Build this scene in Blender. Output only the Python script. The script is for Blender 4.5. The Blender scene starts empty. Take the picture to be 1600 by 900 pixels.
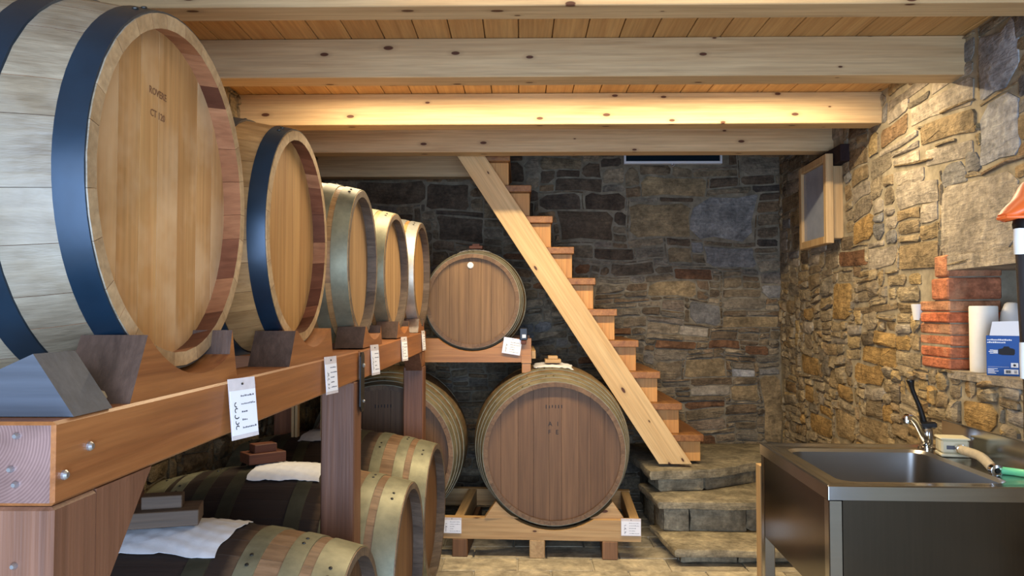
import bpy, math, random
from mathutils import Vector, Matrix, Euler
random.seed(7)
R = math.radians
SC = bpy.context.scene
COL = SC.collection

# ------------------------------------------------------------------ camera, world, lights, exposure
HC = 1.40
F = 1200.0
cam_d = bpy.data.cameras.new('camera'); cam_d.sensor_width = 36; cam_d.sensor_fit = 'HORIZONTAL'
cam_d.lens = 36 * F / 1600; cam_d.clip_start = 0.02; cam_d.clip_end = 100
cam = bpy.data.objects.new('camera', cam_d); COL.objects.link(cam)
cam.location = (0, 0, HC)
cam.rotation_euler = Euler((R(90 + 1.909), 0, R(0.573)), 'XYZ')
SC.camera = cam
SC.view_settings.view_transform = 'Standard'
SC.view_settings.look = 'None'
SC.view_settings.gamma = 1.0
SC.view_settings.use_curve_mapping = False
SC.view_settings.exposure = 0.42

w = bpy.data.worlds.new('World'); SC.world = w; w.use_nodes = True
w.node_tree.nodes['Background'].inputs[0].default_value = (0.55, 0.72, 1.0, 1)
w.node_tree.nodes['Background'].inputs[1].default_value = 1.0

def area(name, loc, rot, sx, sy, power, color, spread=180):
    d = bpy.data.lights.new(name, 'AREA'); d.shape = 'RECTANGLE'; d.size = sx; d.size_y = sy
    d.energy = power; d.color = color; d.spread = R(spread)
    o = bpy.data.objects.new(name, d); COL.objects.link(o)
    o.location = loc; o.rotation_euler = rot
    return o
# daylight coming in through the open cellar doorway behind the photographer
DOOR = (-0.95, 1.05, 2.12)
area('doorway_daylight', (0.05, -1.02, 1.06), (R(90), 0, 0), 1.96, 2.08, 130, (0.53, 0.70, 1.0))

def px(u, v, Y):
    """world point seen at pixel (u, v) of the 1600x900 frame, at distance Y along the room"""
    M = cam.rotation_euler.to_matrix()
    d = M @ Vector(((u - 800) / F, -(v - 450) / F, -1.0))
    return Vector((0, 0, HC)) + d * (Y / d.y)

# ------------------------------------------------------------------ helpers
def lin(c):
    return tuple(((x / 255) / 12.92 if x <= 10 else (((x / 255) + 0.055) / 1.055) ** 2.4) for x in c) + (1.0,)

def new_obj(name, me, mat, parent=None, loc=None):
    o = bpy.data.objects.new(name, me); COL.objects.link(o)
    if mat is not None and me is not None and not me.materials:
        for m in (mat if isinstance(mat, (list, tuple)) else [mat]):
            me.materials.append(m)
    if parent: o.parent = parent
    if loc is not None: o.location = loc
    return o

def mesh_of(name, V, Fc, smooth=30, matidx=None):
    me = bpy.data.meshes.new(name); me.from_pydata([tuple(v) for v in V], [], Fc); me.update()
    if smooth:
        me.polygons.foreach_set('use_smooth', [True] * len(me.polygons))
        me.set_sharp_from_angle(angle=R(smooth))
    if matidx:
        for p, i in zip(me.polygons, matidx): p.material_index = i
    return me

def add(name, V, Fc, mat, parent=None, smooth=30):
    """mesh given in world coordinates: origin goes to its centre; parents are unrotated empties or world-space meshes"""
    V = [Vector(v) for v in V]
    lo = Vector((min(v.x for v in V), min(v.y for v in V), min(v.z for v in V)))
    hi = Vector((max(v.x for v in V), max(v.y for v in V), max(v.z for v in V)))
    c = (lo + hi) / 2
    me = mesh_of(name, [v - c for v in V], Fc, smooth)
    off = Vector((0, 0, 0)); p = parent
    while p: off += p.location; p = p.parent
    return new_obj(name, me, mat, parent, c - off)

def addl(name, V, Fc, mat, parent, smooth=30, loc=(0, 0, 0), rot=None):
    """mesh given in the parent's local frame"""
    V = [Vector(v) for v in V]
    lo = Vector((min(v.x for v in V), min(v.y for v in V), min(v.z for v in V)))
    hi = Vector((max(v.x for v in V), max(v.y for v in V), max(v.z for v in V)))
    c = (lo + hi) / 2
    o = new_obj(name, mesh_of(name, [v - c for v in V], Fc, smooth), mat, parent, c)
    return o

def empty(name, loc, rz=0, label=None, cat=None, group=None, kind=None):
    o = bpy.data.objects.new(name, None); COL.objects.link(o); o.location = loc; o.rotation_euler = (0, 0, rz)
    o.empty_display_size = 0.1
    return tag(o, label, cat, group, kind)

def tag(o, label=None, cat=None, group=None, kind=None):
    if label: o['label'] = label
    if cat: o['category'] = cat
    if group: o['group'] = group
    if kind: o['kind'] = kind
    return o

def box(x0, x1, y0, y1, z0, z1, b=0.0):
    """box, optionally with chamfered edges"""
    if b <= 0:
        V = [(x, y, z) for x in (x0, x1) for y in (y0, y1) for z in (z0, z1)]
        Fc = [(0, 1, 3, 2), (4, 6, 7, 5), (0, 4, 5, 1), (2, 3, 7, 6), (0, 2, 6, 4), (1, 5, 7, 3)]
        return V, Fc
    V = []; idx = {}
    X = (x0, x1); Y = (y0, y1); Z = (z0, z1)
    for i in (0, 1):
        for j in (0, 1):
            for k in (0, 1):
                sx, sy, sz = (1 - 2 * i) * b, (1 - 2 * j) * b, (1 - 2 * k) * b
                idx[i, j, k, 0] = len(V); V.append((X[i], Y[j] + sy, Z[k] + sz))
                idx[i, j, k, 1] = len(V); V.append((X[i] + sx, Y[j], Z[k] + sz))
                idx[i, j, k, 2] = len(V); V.append((X[i] + sx, Y[j] + sy, Z[k]))
    q = idx; Fc = []
    for i in (0, 1):
        f = [q[i, 0, 0, 0], q[i, 0, 1, 0], q[i, 1, 1, 0], q[i, 1, 0, 0]]; Fc.append(f if i == 0 else f[::-1])
        f = [q[0, i, 0, 1], q[1, i, 0, 1], q[1, i, 1, 1], q[0, i, 1, 1]]; Fc.append(f if i == 0 else f[::-1])
        f = [q[0, 0, i, 2], q[0, 1, i, 2], q[1, 1, i, 2], q[1, 0, i, 2]]; Fc.append(f if i == 0 else f[::-1])
    for a in (0, 1):
        for c in (0, 1):
            s = (a == c)
            f = [q[a, c, 0, 0], q[a, c, 0, 1], q[a, c, 1, 1], q[a, c, 1, 0]]; Fc.append(f if s else f[::-1])
            f = [q[a, 0, c, 0], q[a, 1, c, 0], q[a, 1, c, 2], q[a, 0, c, 2]]; Fc.append(f if s else f[::-1])
            f = [q[0, a, c, 1], q[0, a, c, 2], q[1, a, c, 2], q[1, a, c, 1]]; Fc.append(f if s else f[::-1])
            for d in (0, 1):
                f = [q[a, c, d, 0], q[a, c, d, 2], q[a, c, d, 1]]
                Fc.append(f if (a + c + d) % 2 == 0 else f[::-1])
    return V, Fc

def join(*parts):
    V = []; Fc = []
    for v, f in parts:
        n = len(V); V += list(v); Fc += [tuple(i + n for i in t) for t in f]
    return V, Fc

def xf(part, M):
    return [M @ Vector(v) for v in part[0]], part[1]

def prism(poly, axis, a, b):
    """extrude a 2D polygon along an axis ('x': poly=(y,z), 'y': poly=(x,z), 'z': poly=(x,y))"""
    n = len(poly)
    def mk(p, t):
        return (t, p[0], p[1]) if axis == 'x' else ((p[0], t, p[1]) if axis == 'y' else (p[0], p[1], t))
    V = [mk(p, a) for p in poly] + [mk(p, b) for p in poly]
    area2 = sum(poly[i][0] * poly[(i + 1) % n][1] - poly[(i + 1) % n][0] * poly[i][1] for i in range(n))
    flip = (area2 > 0) != (axis == 'y')
    Fc = []
    bot = tuple(range(n)); top = tuple(range(n, 2 * n))
    Fc.append(bot[::-1] if flip else bot); Fc.append(top if flip else top[::-1])
    for i in range(n):
        j = (i + 1) % n
        f = (i, j, j + n, i + n); Fc.append(f if flip else f[::-1])
    return V, Fc

def lathe(prof, seg=24, axis='z', close=False):
    """revolve [(r, h)] round an axis"""
    V = []; Fc = []; n = len(prof)
    for s in range(seg):
        a = 2 * math.pi * s / seg
        for r, h in prof:
            c, d = r * math.cos(a), r * math.sin(a)
            V.append((c, d, h) if axis == 'z' else ((h, c, d) if axis == 'x' else (d, h, c)))
    for s in range(seg):
        t = (s + 1) % seg
        for i in range(n if close else n - 1):
            j = (i + 1) % n
            Fc.append((s * n + i, t * n + i, t * n + j, s * n + j))
    if not close:
        Fc.append(tuple(s * n for s in range(seg))[::-1]); Fc.append(tuple(s * n + n - 1 for s in range(seg)))
    return V, Fc

def tube(path, rad, seg=10):
    path = [Vector(p) for p in path]
    rads = rad if isinstance(rad, (list, tuple)) else [rad] * len(path)
    V = []; Fc = []; up = Vector((0, 0, 1)); prev = None
    for i, p in enumerate(path):
        t = (path[min(i + 1, len(path) - 1)] - path[max(i - 1, 0)]).normalized()
        if prev is None:
            s = t.cross(up if abs(t.z) < 0.9 else Vector((1, 0, 0))).normalized()
        else:
            s = (prev - t * prev.dot(t)).normalized()
        prev = s; q = t.cross(s)
        for k in range(seg):
            a = 2 * math.pi * k / seg
            V.append(p + (s * math.cos(a) + q * math.sin(a)) * rads[i])
    for i in range(len(path) - 1):
        for k in range(seg):
            l = (k + 1) % seg
            Fc.append((i * seg + k, i * seg + l, (i + 1) * seg + l, (i + 1) * seg + k))
    Fc.append(tuple(range(seg))[::-1]); Fc.append(tuple(range((len(path) - 1) * seg, len(path) * seg)))
    return V, Fc

def smooth_path(pts, n=6):
    pts = [Vector(p) for p in pts]; out = []
    for i in range(len(pts) - 1):
        p0 = pts[max(i - 1, 0)]; p1 = pts[i]; p2 = pts[i + 1]; p3 = pts[min(i + 2, len(pts) - 1)]
        for k in range(n):
            t = k / n
            out.append(0.5 * ((2 * p1) + (p2 - p0) * t + (2 * p0 - 5 * p1 + 4 * p2 - p3) * t * t + (3 * p1 - p0 - 3 * p2 + p3) * t ** 3))
    out.append(pts[-1]); return out

def text_part(name, body, size, M, mat, parent, extrude=0.0004):
    """flat stamped or printed lettering, M maps the text plane (x right, y up, z out) to the parent's frame"""
    cu = bpy.data.curves.new(name, 'FONT'); cu.body = body; cu.size = size; cu.extrude = extrude
    cu.align_x = 'CENTER'; cu.align_y = 'CENTER'; cu.resolution_u = 2
    t = bpy.data.objects.new(name + '_tmp', cu); COL.objects.link(t)
    dg = bpy.context.evaluated_depsgraph_get(); dg.update()
    me = bpy.data.meshes.new_from_object(t.evaluated_get(dg))
    bpy.data.objects.remove(t); bpy.data.curves.remove(cu)
    me.transform(M); me.materials.clear()
    return new_obj(name, me, mat, parent)

# ------------------------------------------------------------------ materials
MATS = {}
class NT:
    def __init__(s, name):
        s.m = bpy.data.materials.new(name); s.m.use_nodes = True; s.t = s.m.node_tree
        s.b = s.t.nodes['Principled BSDF']; s.n = s.t.nodes; s.l = s.t.links
        MATS[name] = s.m
    def new(s, ty, **kw):
        n = s.n.new(ty)
        for k, v in kw.items():
            if k.startswith('i_'): n.inputs[k[2:].replace('_', ' ')].default_value = v
            else: setattr(n, k, v)
        return n
    def link(s, a, b): s.l.new(a, b)
    def coords(s, scale=(1, 1, 1), rnd=True):
        tc = s.new('ShaderNodeTexCoord'); out = tc.outputs['Object']
        if rnd:
            oi = s.new('ShaderNodeObjectInfo'); mu = s.new('ShaderNodeVectorMath', operation='SCALE')
            cb = s.new('ShaderNodeCombineXYZ', i_X=37.1, i_Y=71.7, i_Z=13.3)
            s.link(cb.outputs[0], mu.inputs[0]); s.link(oi.outputs['Random'], mu.inputs['Scale'])
            ad = s.new('ShaderNodeVectorMath', operation='ADD'); s.link(out, ad.inputs[0]); s.link(mu.outputs[0], ad.inputs[1]); out = ad.outputs[0]
        mp = s.new('ShaderNodeMapping'); mp.inputs['Scale'].default_value = scale; s.link(out, mp.inputs['Vector'])
        return mp.outputs[0]
    def noise(s, vec, scale, detail=4, rough=0.55, dist=0.0):
        n = s.new('ShaderNodeTexNoise'); n.inputs['Scale'].default_value = scale; n.inputs['Detail'].default_value = detail
        n.inputs['Roughness'].default_value = rough; n.inputs['Distortion'].default_value = dist
        s.link(vec, n.inputs['Vector']); return n.outputs['Fac']
    def ramp(s, fac, stops, interp='LINEAR'):
        r = s.new('ShaderNodeValToRGB'); r.color_ramp.interpolation = interp
        e = r.color_ramp.elements
        while len(e) < len(stops): e.new(0.5)
        for k, (p, c) in enumerate(stops): e[k].position = p; e[k].color = c
        s.link(fac, r.inputs[0]); return r.outputs[0]
    def mix(s, fac, a, b, mode='MIX'):
        n = s.new('ShaderNodeMix', data_type='RGBA', blend_type=mode)
        for sock, v in ((n.inputs['Factor'], fac), (n.inputs[6], a), (n.inputs[7], b)):
            if isinstance(v, (int, float, tuple)): sock.default_value = v
            else: s.link(v, sock)
        return n.outputs[2]
    def math(s, op, a, b=0.0, clamp=False):
        n = s.new('ShaderNodeMath', operation=op, use_clamp=clamp)
        for sock, v in ((n.inputs[0], a), (n.inputs[1], b)):
            if isinstance(v, (int, float)): sock.default_value = v
            else: s.link(v, sock)
        return n.outputs[0]
    def bump(s, h, strength, dist=0.01):
        n = s.new('ShaderNodeBump'); n.inputs['Strength'].default_value = strength; n.inputs['Distance'].default_value = dist
        s.link(h, n.inputs['Height']); s.link(n.outputs[0], s.b.inputs['Normal'])
    def rnd(s):
        return s.new('ShaderNodeObjectInfo').outputs['Random']

G1 = (0.62, 0.62, 0.62, 1)
def wood(name, light, dark, axis='x', var=0.25, knots=0, rough=0.55, bump=0.25, tints=None, stain=None, spec=0.35, grey=None, fine=1.0):
    t = NT(name)
    k = {'x': 0, 'y': 1, 'z': 2}[axis]
    sc = [9, 9, 9]; sc[k] = 0.7
    v = t.coords(tuple(sc))
    n1 = t.noise(v, 1.6, 5, 0.6, 0.8)
    sf = [70, 70, 70]; sf[k] = 2.0
    v2 = t.coords(tuple(sf)); n2 = t.noise(v2, 1.3 * fine, 3, 0.6)
    sm = [26, 26, 26]; sm[k] = 0.9
    n3 = t.noise(t.coords(tuple(sm)), 1.2, 4, 0.65, 1.2)
    c = t.ramp(t.math('ADD', t.math('MULTIPLY', n1, 0.5), t.math('MULTIPLY', n3, 0.5)), [(0.34, lin(dark)), (0.64, lin(light))])
    c = t.mix(0.45, c, t.ramp(n2, [(0.3, (0.45, 0.45, 0.45, 1)), (0.7, (1, 1, 1, 1))]), 'MULTIPLY')
    rnd = t.rnd()
    if tints:
        c = t.mix(1.0, c, t.ramp(rnd, tints, 'CONSTANT'), 'MULTIPLY')
    elif var:
        lo = 1 - var
        c = t.mix(1.0, c, t.ramp(rnd, [(0, (lo, lo * 0.97, lo * 0.93, 1)), (1, (1, 1, 1, 1))]), 'MULTIPLY')
    if grey:
        v4 = t.coords((3, 3, 3)); n4 = t.noise(v4, 1.5, 4, 0.6)
        c = t.mix(t.ramp(n4, [(0.42, (0, 0, 0, 1)), (0.62, (0.8, 0.8, 0.8, 1))]), c, lin(grey))
    if knots:
        ks = [7.5, 7.5, 7.5]; ks[k] = 3.2
        vk = t.coords(tuple(ks))
        sx_ = t.new('ShaderNodeSeparateXYZ'); t.link(vk, sx_.inputs[0])
        oth = [q for q in range(3) if q != k]
        cb_ = t.new('ShaderNodeCombineXYZ'); t.link(sx_.outputs[k], cb_.inputs[0]); t.link(t.math('ADD', sx_.outputs[oth[0]], sx_.outputs[oth[1]]), cb_.inputs[1])
        vk = cb_.outputs[0]
        vo = t.new('ShaderNodeTexVoronoi', voronoi_dimensions='2D'); vo.inputs['Scale'].default_value = 1.0; vo.inputs['Randomness'].default_value = 1.0
        t.link(vk, vo.inputs['Vector'])
        sp = t.new('ShaderNodeSeparateColor'); t.link(vo.outputs['Color'], sp.inputs[0])
        sel = t.math('LESS_THAN', sp.outputs[0], knots)
        rad = t.math('MULTIPLY_ADD', sp.outputs[1], 0.055); rad.node.inputs[2].default_value = 0.025
        d = t.math('DIVIDE', vo.outputs['Distance'], rad)
        core = t.math('MULTIPLY', t.ramp(d, [(0.75, (1, 1, 1, 1)), (1.0, (0, 0, 0, 1))]), sel)
        halo = t.math('MULTIPLY', t.ramp(t.math('MULTIPLY', d, 0.45), [(0.3, (0.5, 0.5, 0.5, 1)), (1.0, (0, 0, 0, 1))]), sel)
        c = t.mix(halo, c, tuple(x * 0.55 for x in lin(dark)[:3]) + (1,))
        c = t.mix(core, c, lin((82, 48, 28)))
    if stain:
        x0, x1, sw, col = stain                        # wine-stained belly: distance from the barrel's middle
        tc = t.new('ShaderNodeTexCoord'); sx = t.new('ShaderNodeSeparateXYZ'); t.link(tc.outputs['Object'], sx.inputs[0])
        dx = t.math('ABSOLUTE', t.math('ADD', sx.outputs[0], -x0))
        nn = t.noise(t.coords((6, 6, 6), False), 2.0, 4)
        dx = t.math('ADD', dx, t.math('MULTIPLY', t.math('ADD', nn, -0.5), 0.05))
        m = t.new('ShaderNodeMapRange'); m.inputs['From Min'].default_value = x1; m.inputs['From Max'].default_value = x1 + sw
        m.inputs['To Min'].default_value = 0.93; m.inputs['To Max'].default_value = 0.0; t.link(dx, m.inputs['Value'])
        c = t.mix(m.outputs[0], c, lin(col))
    t.link(c, t.b.inputs['Base Color'])
    t.b.inputs['Roughness'].default_value = rough
    t.b.inputs['Specular IOR Level'].default_value = spec
    t.bump(n2, bump, 0.004)
    return t.m

def stone(name, stops, rough=0.85, bumpv=0.8, scale=1.0, patch=None, speck=0.4):
    t = NT(name)
    v = t.coords((1, 1, 1))
    gi = t.new('ShaderNodeNewGeometry')
    base = t.ramp(t.math('FRACT', t.math('ADD', t.rnd(), gi.outputs['Random Per Island'])), stops, 'LINEAR')
    n1 = t.noise(v, 9 * scale, 6, 0.65, 0.4)
    n2 = t.noise(v, 45 * scale, 5, 0.7)
    vs = t.coords((5, 5, 26)); n3 = t.noise(vs, 2.0, 4, 0.6, 0.5)
    c = t.mix(0.8, base, t.ramp(n1, [(0.3, (0.36, 0.35, 0.34, 1)), (0.5, (0.9, 0.88, 0.86, 1)), (0.72, (1.6, 1.55, 1.45, 1))]), 'MULTIPLY')
    c = t.mix(speck, c, t.ramp(n2, [(0.36, (0.35, 0.35, 0.35, 1)), (0.64, (1.5, 1.5, 1.5, 1))]), 'MULTIPLY')
    c = t.mix(0.35, c, t.ramp(n3, [(0.35, (0.5, 0.48, 0.46, 1)), (0.65, (1.2, 1.2, 1.2, 1))]), 'MULTIPLY')
    if patch:
        n4 = t.noise(v, 5 * scale, 3); c = t.mix(t.ramp(n4, [(0.55, (0, 0, 0, 1)), (0.7, (0.55, 0.55, 0.55, 1))]), c, lin(patch))
    t.link(c, t.b.inputs['Base Color'])
    t.b.inputs['Roughness'].default_value = rough; t.b.inputs['Specular IOR Level'].default_value = 0.25
    h = t.math('ADD', t.math('MULTIPLY', n1, 1.2), t.math('ADD', t.math('MULTIPLY', n2, 0.45), t.math('MULTIPLY', n3, 0.8)))
    t.bump(h, bumpv, 0.02)
    return t.m

def plain(name, col, rough=0.5, metal=0.0, spec=0.5, noise=0.0, ns=20, bumpv=0.0, trans=0.0, ior=1.45, alpha=1.0, aniso=None):
    t = NT(name)
    if noise or bumpv:
        n = t.noise(t.coords(aniso or (1, 1, 1)), ns, 4, 0.6)
        if noise:
            c = t.mix(1.0, lin(col), t.ramp(n, [(0.3, (1 - noise,) * 3 + (1,)), (0.7, (1 + noise * 0.4,) * 3 + (1,))]), 'MULTIPLY')
            t.link(c, t.b.inputs['Base Color'])
        else: t.b.inputs['Base Color'].default_value = lin(col)
        if bumpv: t.bump(n, bumpv, 0.005)
    else: t.b.inputs['Base Color'].default_value = lin(col)
    t.b.inputs['Roughness'].default_value = rough; t.b.inputs['Metallic'].default_value = metal
    t.b.inputs['Specular IOR Level'].default_value = spec
    t.b.inputs['Transmission Weight'].default_value = trans; t.b.inputs['IOR'].default_value = ior
    t.b.inputs['Alpha'].default_value = alpha
    return t.m

M = MATS
wood('pine_beam', (218, 190, 144), (190, 157, 112), 'x', 0.08, 0.6, 0.6, 0.15)
wood('pine_plank', (218, 174, 112), (190, 142, 84), 'y', 0.16, 0.10, 0.55, 0.15)
wood('pine_stringer', (230, 198, 144), (206, 168, 112), 'z', 0.05, 0.35, 0.55, 0.15)
wood('pine_tread', (184, 130, 74), (132, 84, 46), 'y', 0.25, 0.0, 0.45, 0.2)
wood('pine_riser', (226, 170, 98), (204, 142, 74), 'z', 0.12, 0.06, 0.5, 0.15)
wood('pine_pallet', (212, 178, 126), (180, 140, 92), 'x', 0.15, 0.12, 0.6, 0.2)
wood('pine_pallet_deep', (205, 172, 122), (172, 136, 92), 'y', 0.2, 0.05, 0.6, 0.2)
wood('rack_beam', (170, 112, 64), (136, 82, 44), 'y', 0.12, 0.05, 0.38, 0.2, spec=0.5)
wood('rack_cross', (150, 98, 58), (118, 72, 40), 'x', 0.12, 0.05, 0.4, 0.2, spec=0.5)
wood('rack_post', (134, 93, 70), (100, 66, 48), 'z', 0.15, 0.06, 0.5, 0.3, spec=0.45)
wood('saddle_wood', (176, 116, 64), (134, 80, 42), 'y', 0.18, 0.0, 0.42, 0.2, spec=0.5)
wood('chock_wood_daylit', (86, 92, 102), (70, 76, 86), 'x', 0.1, 0.0, 0.62, 0.1, spec=0.3)  # base colour carries the bluish daylight reflected by the chock
wood('block_wood', (112, 92, 74), (78, 62, 48), 'x', 0.2, 0.0, 0.6, 0.3)
wood('block_red', (120, 70, 48), (84, 46, 32), 'x', 0.2, 0.0, 0.55, 0.3)
wood('lath_wood', (206, 176, 130), (180, 146, 100), 'z', 0.1, 0.05, 0.6, 0.2)
RIM = [(0, (1, 0.92, 0.86, 1)), (0.15, (0.38, 0.27, 0.26, 1)), (0.34, (0.85, 0.72, 0.62, 1)), (0.5, (0.52, 0.38, 0.36, 1)), (0.66, (0.9, 0.82, 0.75, 1)), (0.80, (0.30, 0.21, 0.22, 1))]
OUT = [(0, (0.9, 0.9, 0.9, 1)), (0.25, (0.78, 0.76, 0.74, 1)), (0.5, (1, 1, 1, 1)), (0.75, (0.85, 0.82, 0.78, 1))]
wood('stand_wood', (190, 138, 82), (152, 102, 56), 'x', 0.1, 0.0, 0.45, 0.2)
wood('foot_wood', (150, 110, 74), (112, 78, 50), 'z', 0.2, 0.0, 0.6, 0.2)
wood('saddle_end', (102, 80, 68), (68, 52, 44), 'z', 0.15, 0.0, 0.4, 0.3, spec=0.5)
wood('rim_end', (204, 174, 132), (170, 138, 98), 'x', tints=OUT, rough=0.55, bump=0.2)
def end_grain(name, light, dark, off):
    t = NT(name); v = t.coords((1, 1, 1), False)
    mp = t.new('ShaderNodeMapping'); mp.inputs['Location'].default_value = off; t.link(v, mp.inputs['Vector'])
    wv = t.new('ShaderNodeTexWave', wave_type='RINGS', rings_direction='Y', bands_direction='X'); wv.inputs['Scale'].default_value = 85
    wv.inputs['Distortion'].default_value = 1.2; wv.inputs['Detail'].default_value = 2; wv.inputs['Detail Scale'].default_value = 0.6
    t.link(mp.outputs[0], wv.inputs['Vector'])
    n = t.noise(v, 14, 4)
    c = t.mix(t.ramp(n, [(0.35, (0, 0, 0, 1)), (0.7, (0.6, 0.6, 0.6, 1))]), t.ramp(wv.outputs['Fac'], [(0.2, lin(dark)), (0.8, lin(light))]), lin((72, 50, 44)))
    t.link(c, t.b.inputs['Base Color']); t.b.inputs['Roughness'].default_value = 0.35
    return t.m
end_grain('beam_end', (136, 108, 100), (116, 90, 84), (0.03, 0, -0.03))
wood('stave_bleached', (158, 146, 124), (120, 106, 86), 'x', tints=OUT, rough=0.42, bump=0.5, grey=(150, 142, 126), spec=0.5)
wood('stave_golden', (202, 160, 106), (160, 118, 72), 'x', tints=OUT, rough=0.45, bump=0.25)
wood('stave_old', (172, 138, 102), (128, 96, 68), 'x', tints=OUT, rough=0.55, bump=0.3)
wood('stave_wine', (164, 134, 104), (122, 96, 72), 'x', tints=OUT, rough=0.5, bump=0.3, stain=(-0.62, 0.31, 0.07, (34, 29, 30)))
wood('stave_tonneau', (150, 126, 92), (110, 90, 64), 'x', tints=OUT, rough=0.55, bump=0.3)
wood('rim_red', (176, 128, 92), (136, 90, 62), 'x', tints=RIM, rough=0.5, bump=0.2)
wood('rim_grey', (126, 112, 98), (88, 78, 70), 'x', tints=OUT, rough=0.6, bump=0.3)
wood('rim_brown', (142, 112, 80), (102, 78, 56), 'x', tints=OUT, rough=0.55, bump=0.3)
wood('head_golden', (208, 162, 104), (182, 132, 78), 'z', 0.14, rough=0.5, bump=0.12, grey=(206, 172, 130))
wood('head_amber', (208, 164, 104), (178, 130, 76), 'z', 0.12, rough=0.5, bump=0.12)
wood('head_tan', (178, 147, 108), (146, 115, 80), 'z', 0.18, rough=0.55, bump=0.15)
wood('head_brown', (130, 97, 66), (102, 75, 50), 'z', 0.14, rough=0.55, bump=0.15)
wood('head_ochre', (148, 116, 78), (116, 88, 58), 'z', 0.14, rough=0.55, bump=0.15)
plain('hoop_black_skylit', (24, 46, 64), 0.34, 0.35, 0.6, 0.25, 12, 0.05)  # blue sky reflection is put into the dark hoop colour
plain('hoop_galv', (136, 135, 112), 0.52, 0.45, 0.5, 0.35, 14, 0.08)
plain('hoop_bright', (186, 186, 178), 0.46, 0.5, 0.5, 0.3, 14, 0.06)
plain('hoop_aged', (136, 130, 106), 0.52, 0.4, 0.5, 0.35, 14, 0.08)
plain('hoop_stained', (74, 72, 58), 0.5, 0.35, 0.5, 0.35, 14, 0.08)
plain('rivet_steel', (60, 58, 54), 0.5, 0.6)
plain('bolt_zinc', (190, 194, 200), 0.3, 0.9)
plain('black_steel', (28, 30, 30), 0.45, 0.3)
plain('stainless', (176, 176, 174), 0.2, 1.0, 0.5, 0.06, 3, 0.0, aniso=(1, 1, 40))
plain('stainless_basin', (164, 162, 158), 0.32, 1.0, 0.5, 0.05, 3)
plain('stainless_dark', (100, 97, 94), 0.17, 1.0, 0.5, 0.08, 3, 0.0, aniso=(40, 40, 1))
plain('chrome', (225, 225, 225), 0.08, 1.0)
plain('black_plastic', (16, 16, 18), 0.4)
plain('cloth_white', (224, 226, 230), 0.9, 0, 0.1, 0.06, 30, 0.25)
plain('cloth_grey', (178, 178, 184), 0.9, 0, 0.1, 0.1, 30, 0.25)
plain('paper', (232, 234, 238), 0.6)
plain('sleeve', (214, 206, 204), 0.18, 0, 0.6, 0.1, 60)
plain('ink', (28, 30, 36), 0.7)
plain('ink_soft', (92, 94, 104), 0.7)
plain('stamp', (120, 82, 50), 0.8)
plain('mortar_back', (134, 125, 107), 0.95, 0, 0.1, 0.45, 16, 0.8)
plain('mortar_right', (156, 146, 124), 0.95, 0, 0.1, 0.4, 14, 0.8)
plain('plaster', (176, 170, 158), 0.95, 0, 0.1, 0.2, 6, 0.4)
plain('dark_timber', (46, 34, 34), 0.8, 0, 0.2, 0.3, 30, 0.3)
plain('white_frame', (232, 238, 246), 0.4)
plain('window_glass', (30, 42, 52), 0.04, 0, 0.8)
plain('film_pane', (150, 156, 168), 0.16, 0, 0.6, 0.25, 5, 0.3)
plain('cream_plastic', (212, 206, 176), 0.45)
plain('hose_braid', (196, 184, 158), 0.3, 0, 0.6, 0.2, 60, 0.3)
plain('hose_green', (112, 214, 160), 0.3, 0, 0.6)
plain('orange_plastic', (226, 104, 44), 0.38)
plain('black_film', (52, 52, 54), 0.25, 0, 0.7, 0.4, 8, 0.5, aniso=(6, 6, 0.8))
plain('box_white', (236, 238, 240), 0.5)
plain('box_blue', (14, 78, 156), 0.4)
plain('box_navy', (16, 34, 84), 0.4)
plain('box_red', (206, 48, 66), 0.4)
plain('roll_paper', (236, 232, 220), 0.9, 0, 0.1, 0.03, 40, 0.1)
plain('bottle_white', (226, 224, 216), 0.4)
plain('pebble', (160, 148, 124), 0.7, 0, 0.3, 0.3, 60)
plain('slats_grey', (120, 128, 122), 0.7, 0, 0.3, 0.2, 30)
plain('bung_white', (236, 234, 228), 0.45)
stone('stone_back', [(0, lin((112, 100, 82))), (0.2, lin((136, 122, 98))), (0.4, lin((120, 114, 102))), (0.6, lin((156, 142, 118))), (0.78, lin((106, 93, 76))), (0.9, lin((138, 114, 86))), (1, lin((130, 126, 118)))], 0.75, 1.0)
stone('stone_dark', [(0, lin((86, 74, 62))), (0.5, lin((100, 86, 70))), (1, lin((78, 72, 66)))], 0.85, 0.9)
stone('stone_grey', [(0, lin((132, 132, 130))), (1, lin((118, 116, 112)))], 0.85, 0.7)
stone('stone_tan', [(0, lin((150, 132, 100))), (1, lin((134, 118, 92)))], 0.85, 0.7)
stone('stone_rust', [(0, lin((124, 92, 66))), (1, lin((114, 84, 62)))], 0.85, 0.8)
stone('stone_right', [(0, lin((146, 132, 106))), (0.18, lin((168, 152, 120))), (0.35, lin((134, 126, 110))), (0.52, lin((174, 152, 108))), (0.68, lin((130, 118, 98))), (0.84, lin((160, 148, 124))), (1, lin((142, 118, 82)))], 0.85, 0.9)
stone('stone_ochre', [(0, lin((174, 144, 92))), (1, lin((158, 130, 84)))], 0.85, 0.9)
stone('stone_slab', [(0, lin((168, 158, 140))), (1, lin((156, 148, 134)))], 0.85, 0.6, 0.8)
stone('stone_slab_cool', [(0, lin((160, 162, 164))), (1, lin((150, 152, 156)))], 0.85, 0.6, 0.8)
stone('stone_left', [(0, lin((118, 104, 82))), (1, lin((146, 130, 100)))], 0.85, 0.9)
stone('brick_orange', [(0, lin((196, 112, 76))), (0.5, lin((180, 110, 78))), (1, lin((188, 138, 104)))], 0.9, 0.6, 1.2, (190, 150, 116))
stone('brick_dark', [(0, lin((112, 66, 54))), (1, lin((92, 70, 62)))], 0.9, 0.6)
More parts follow.
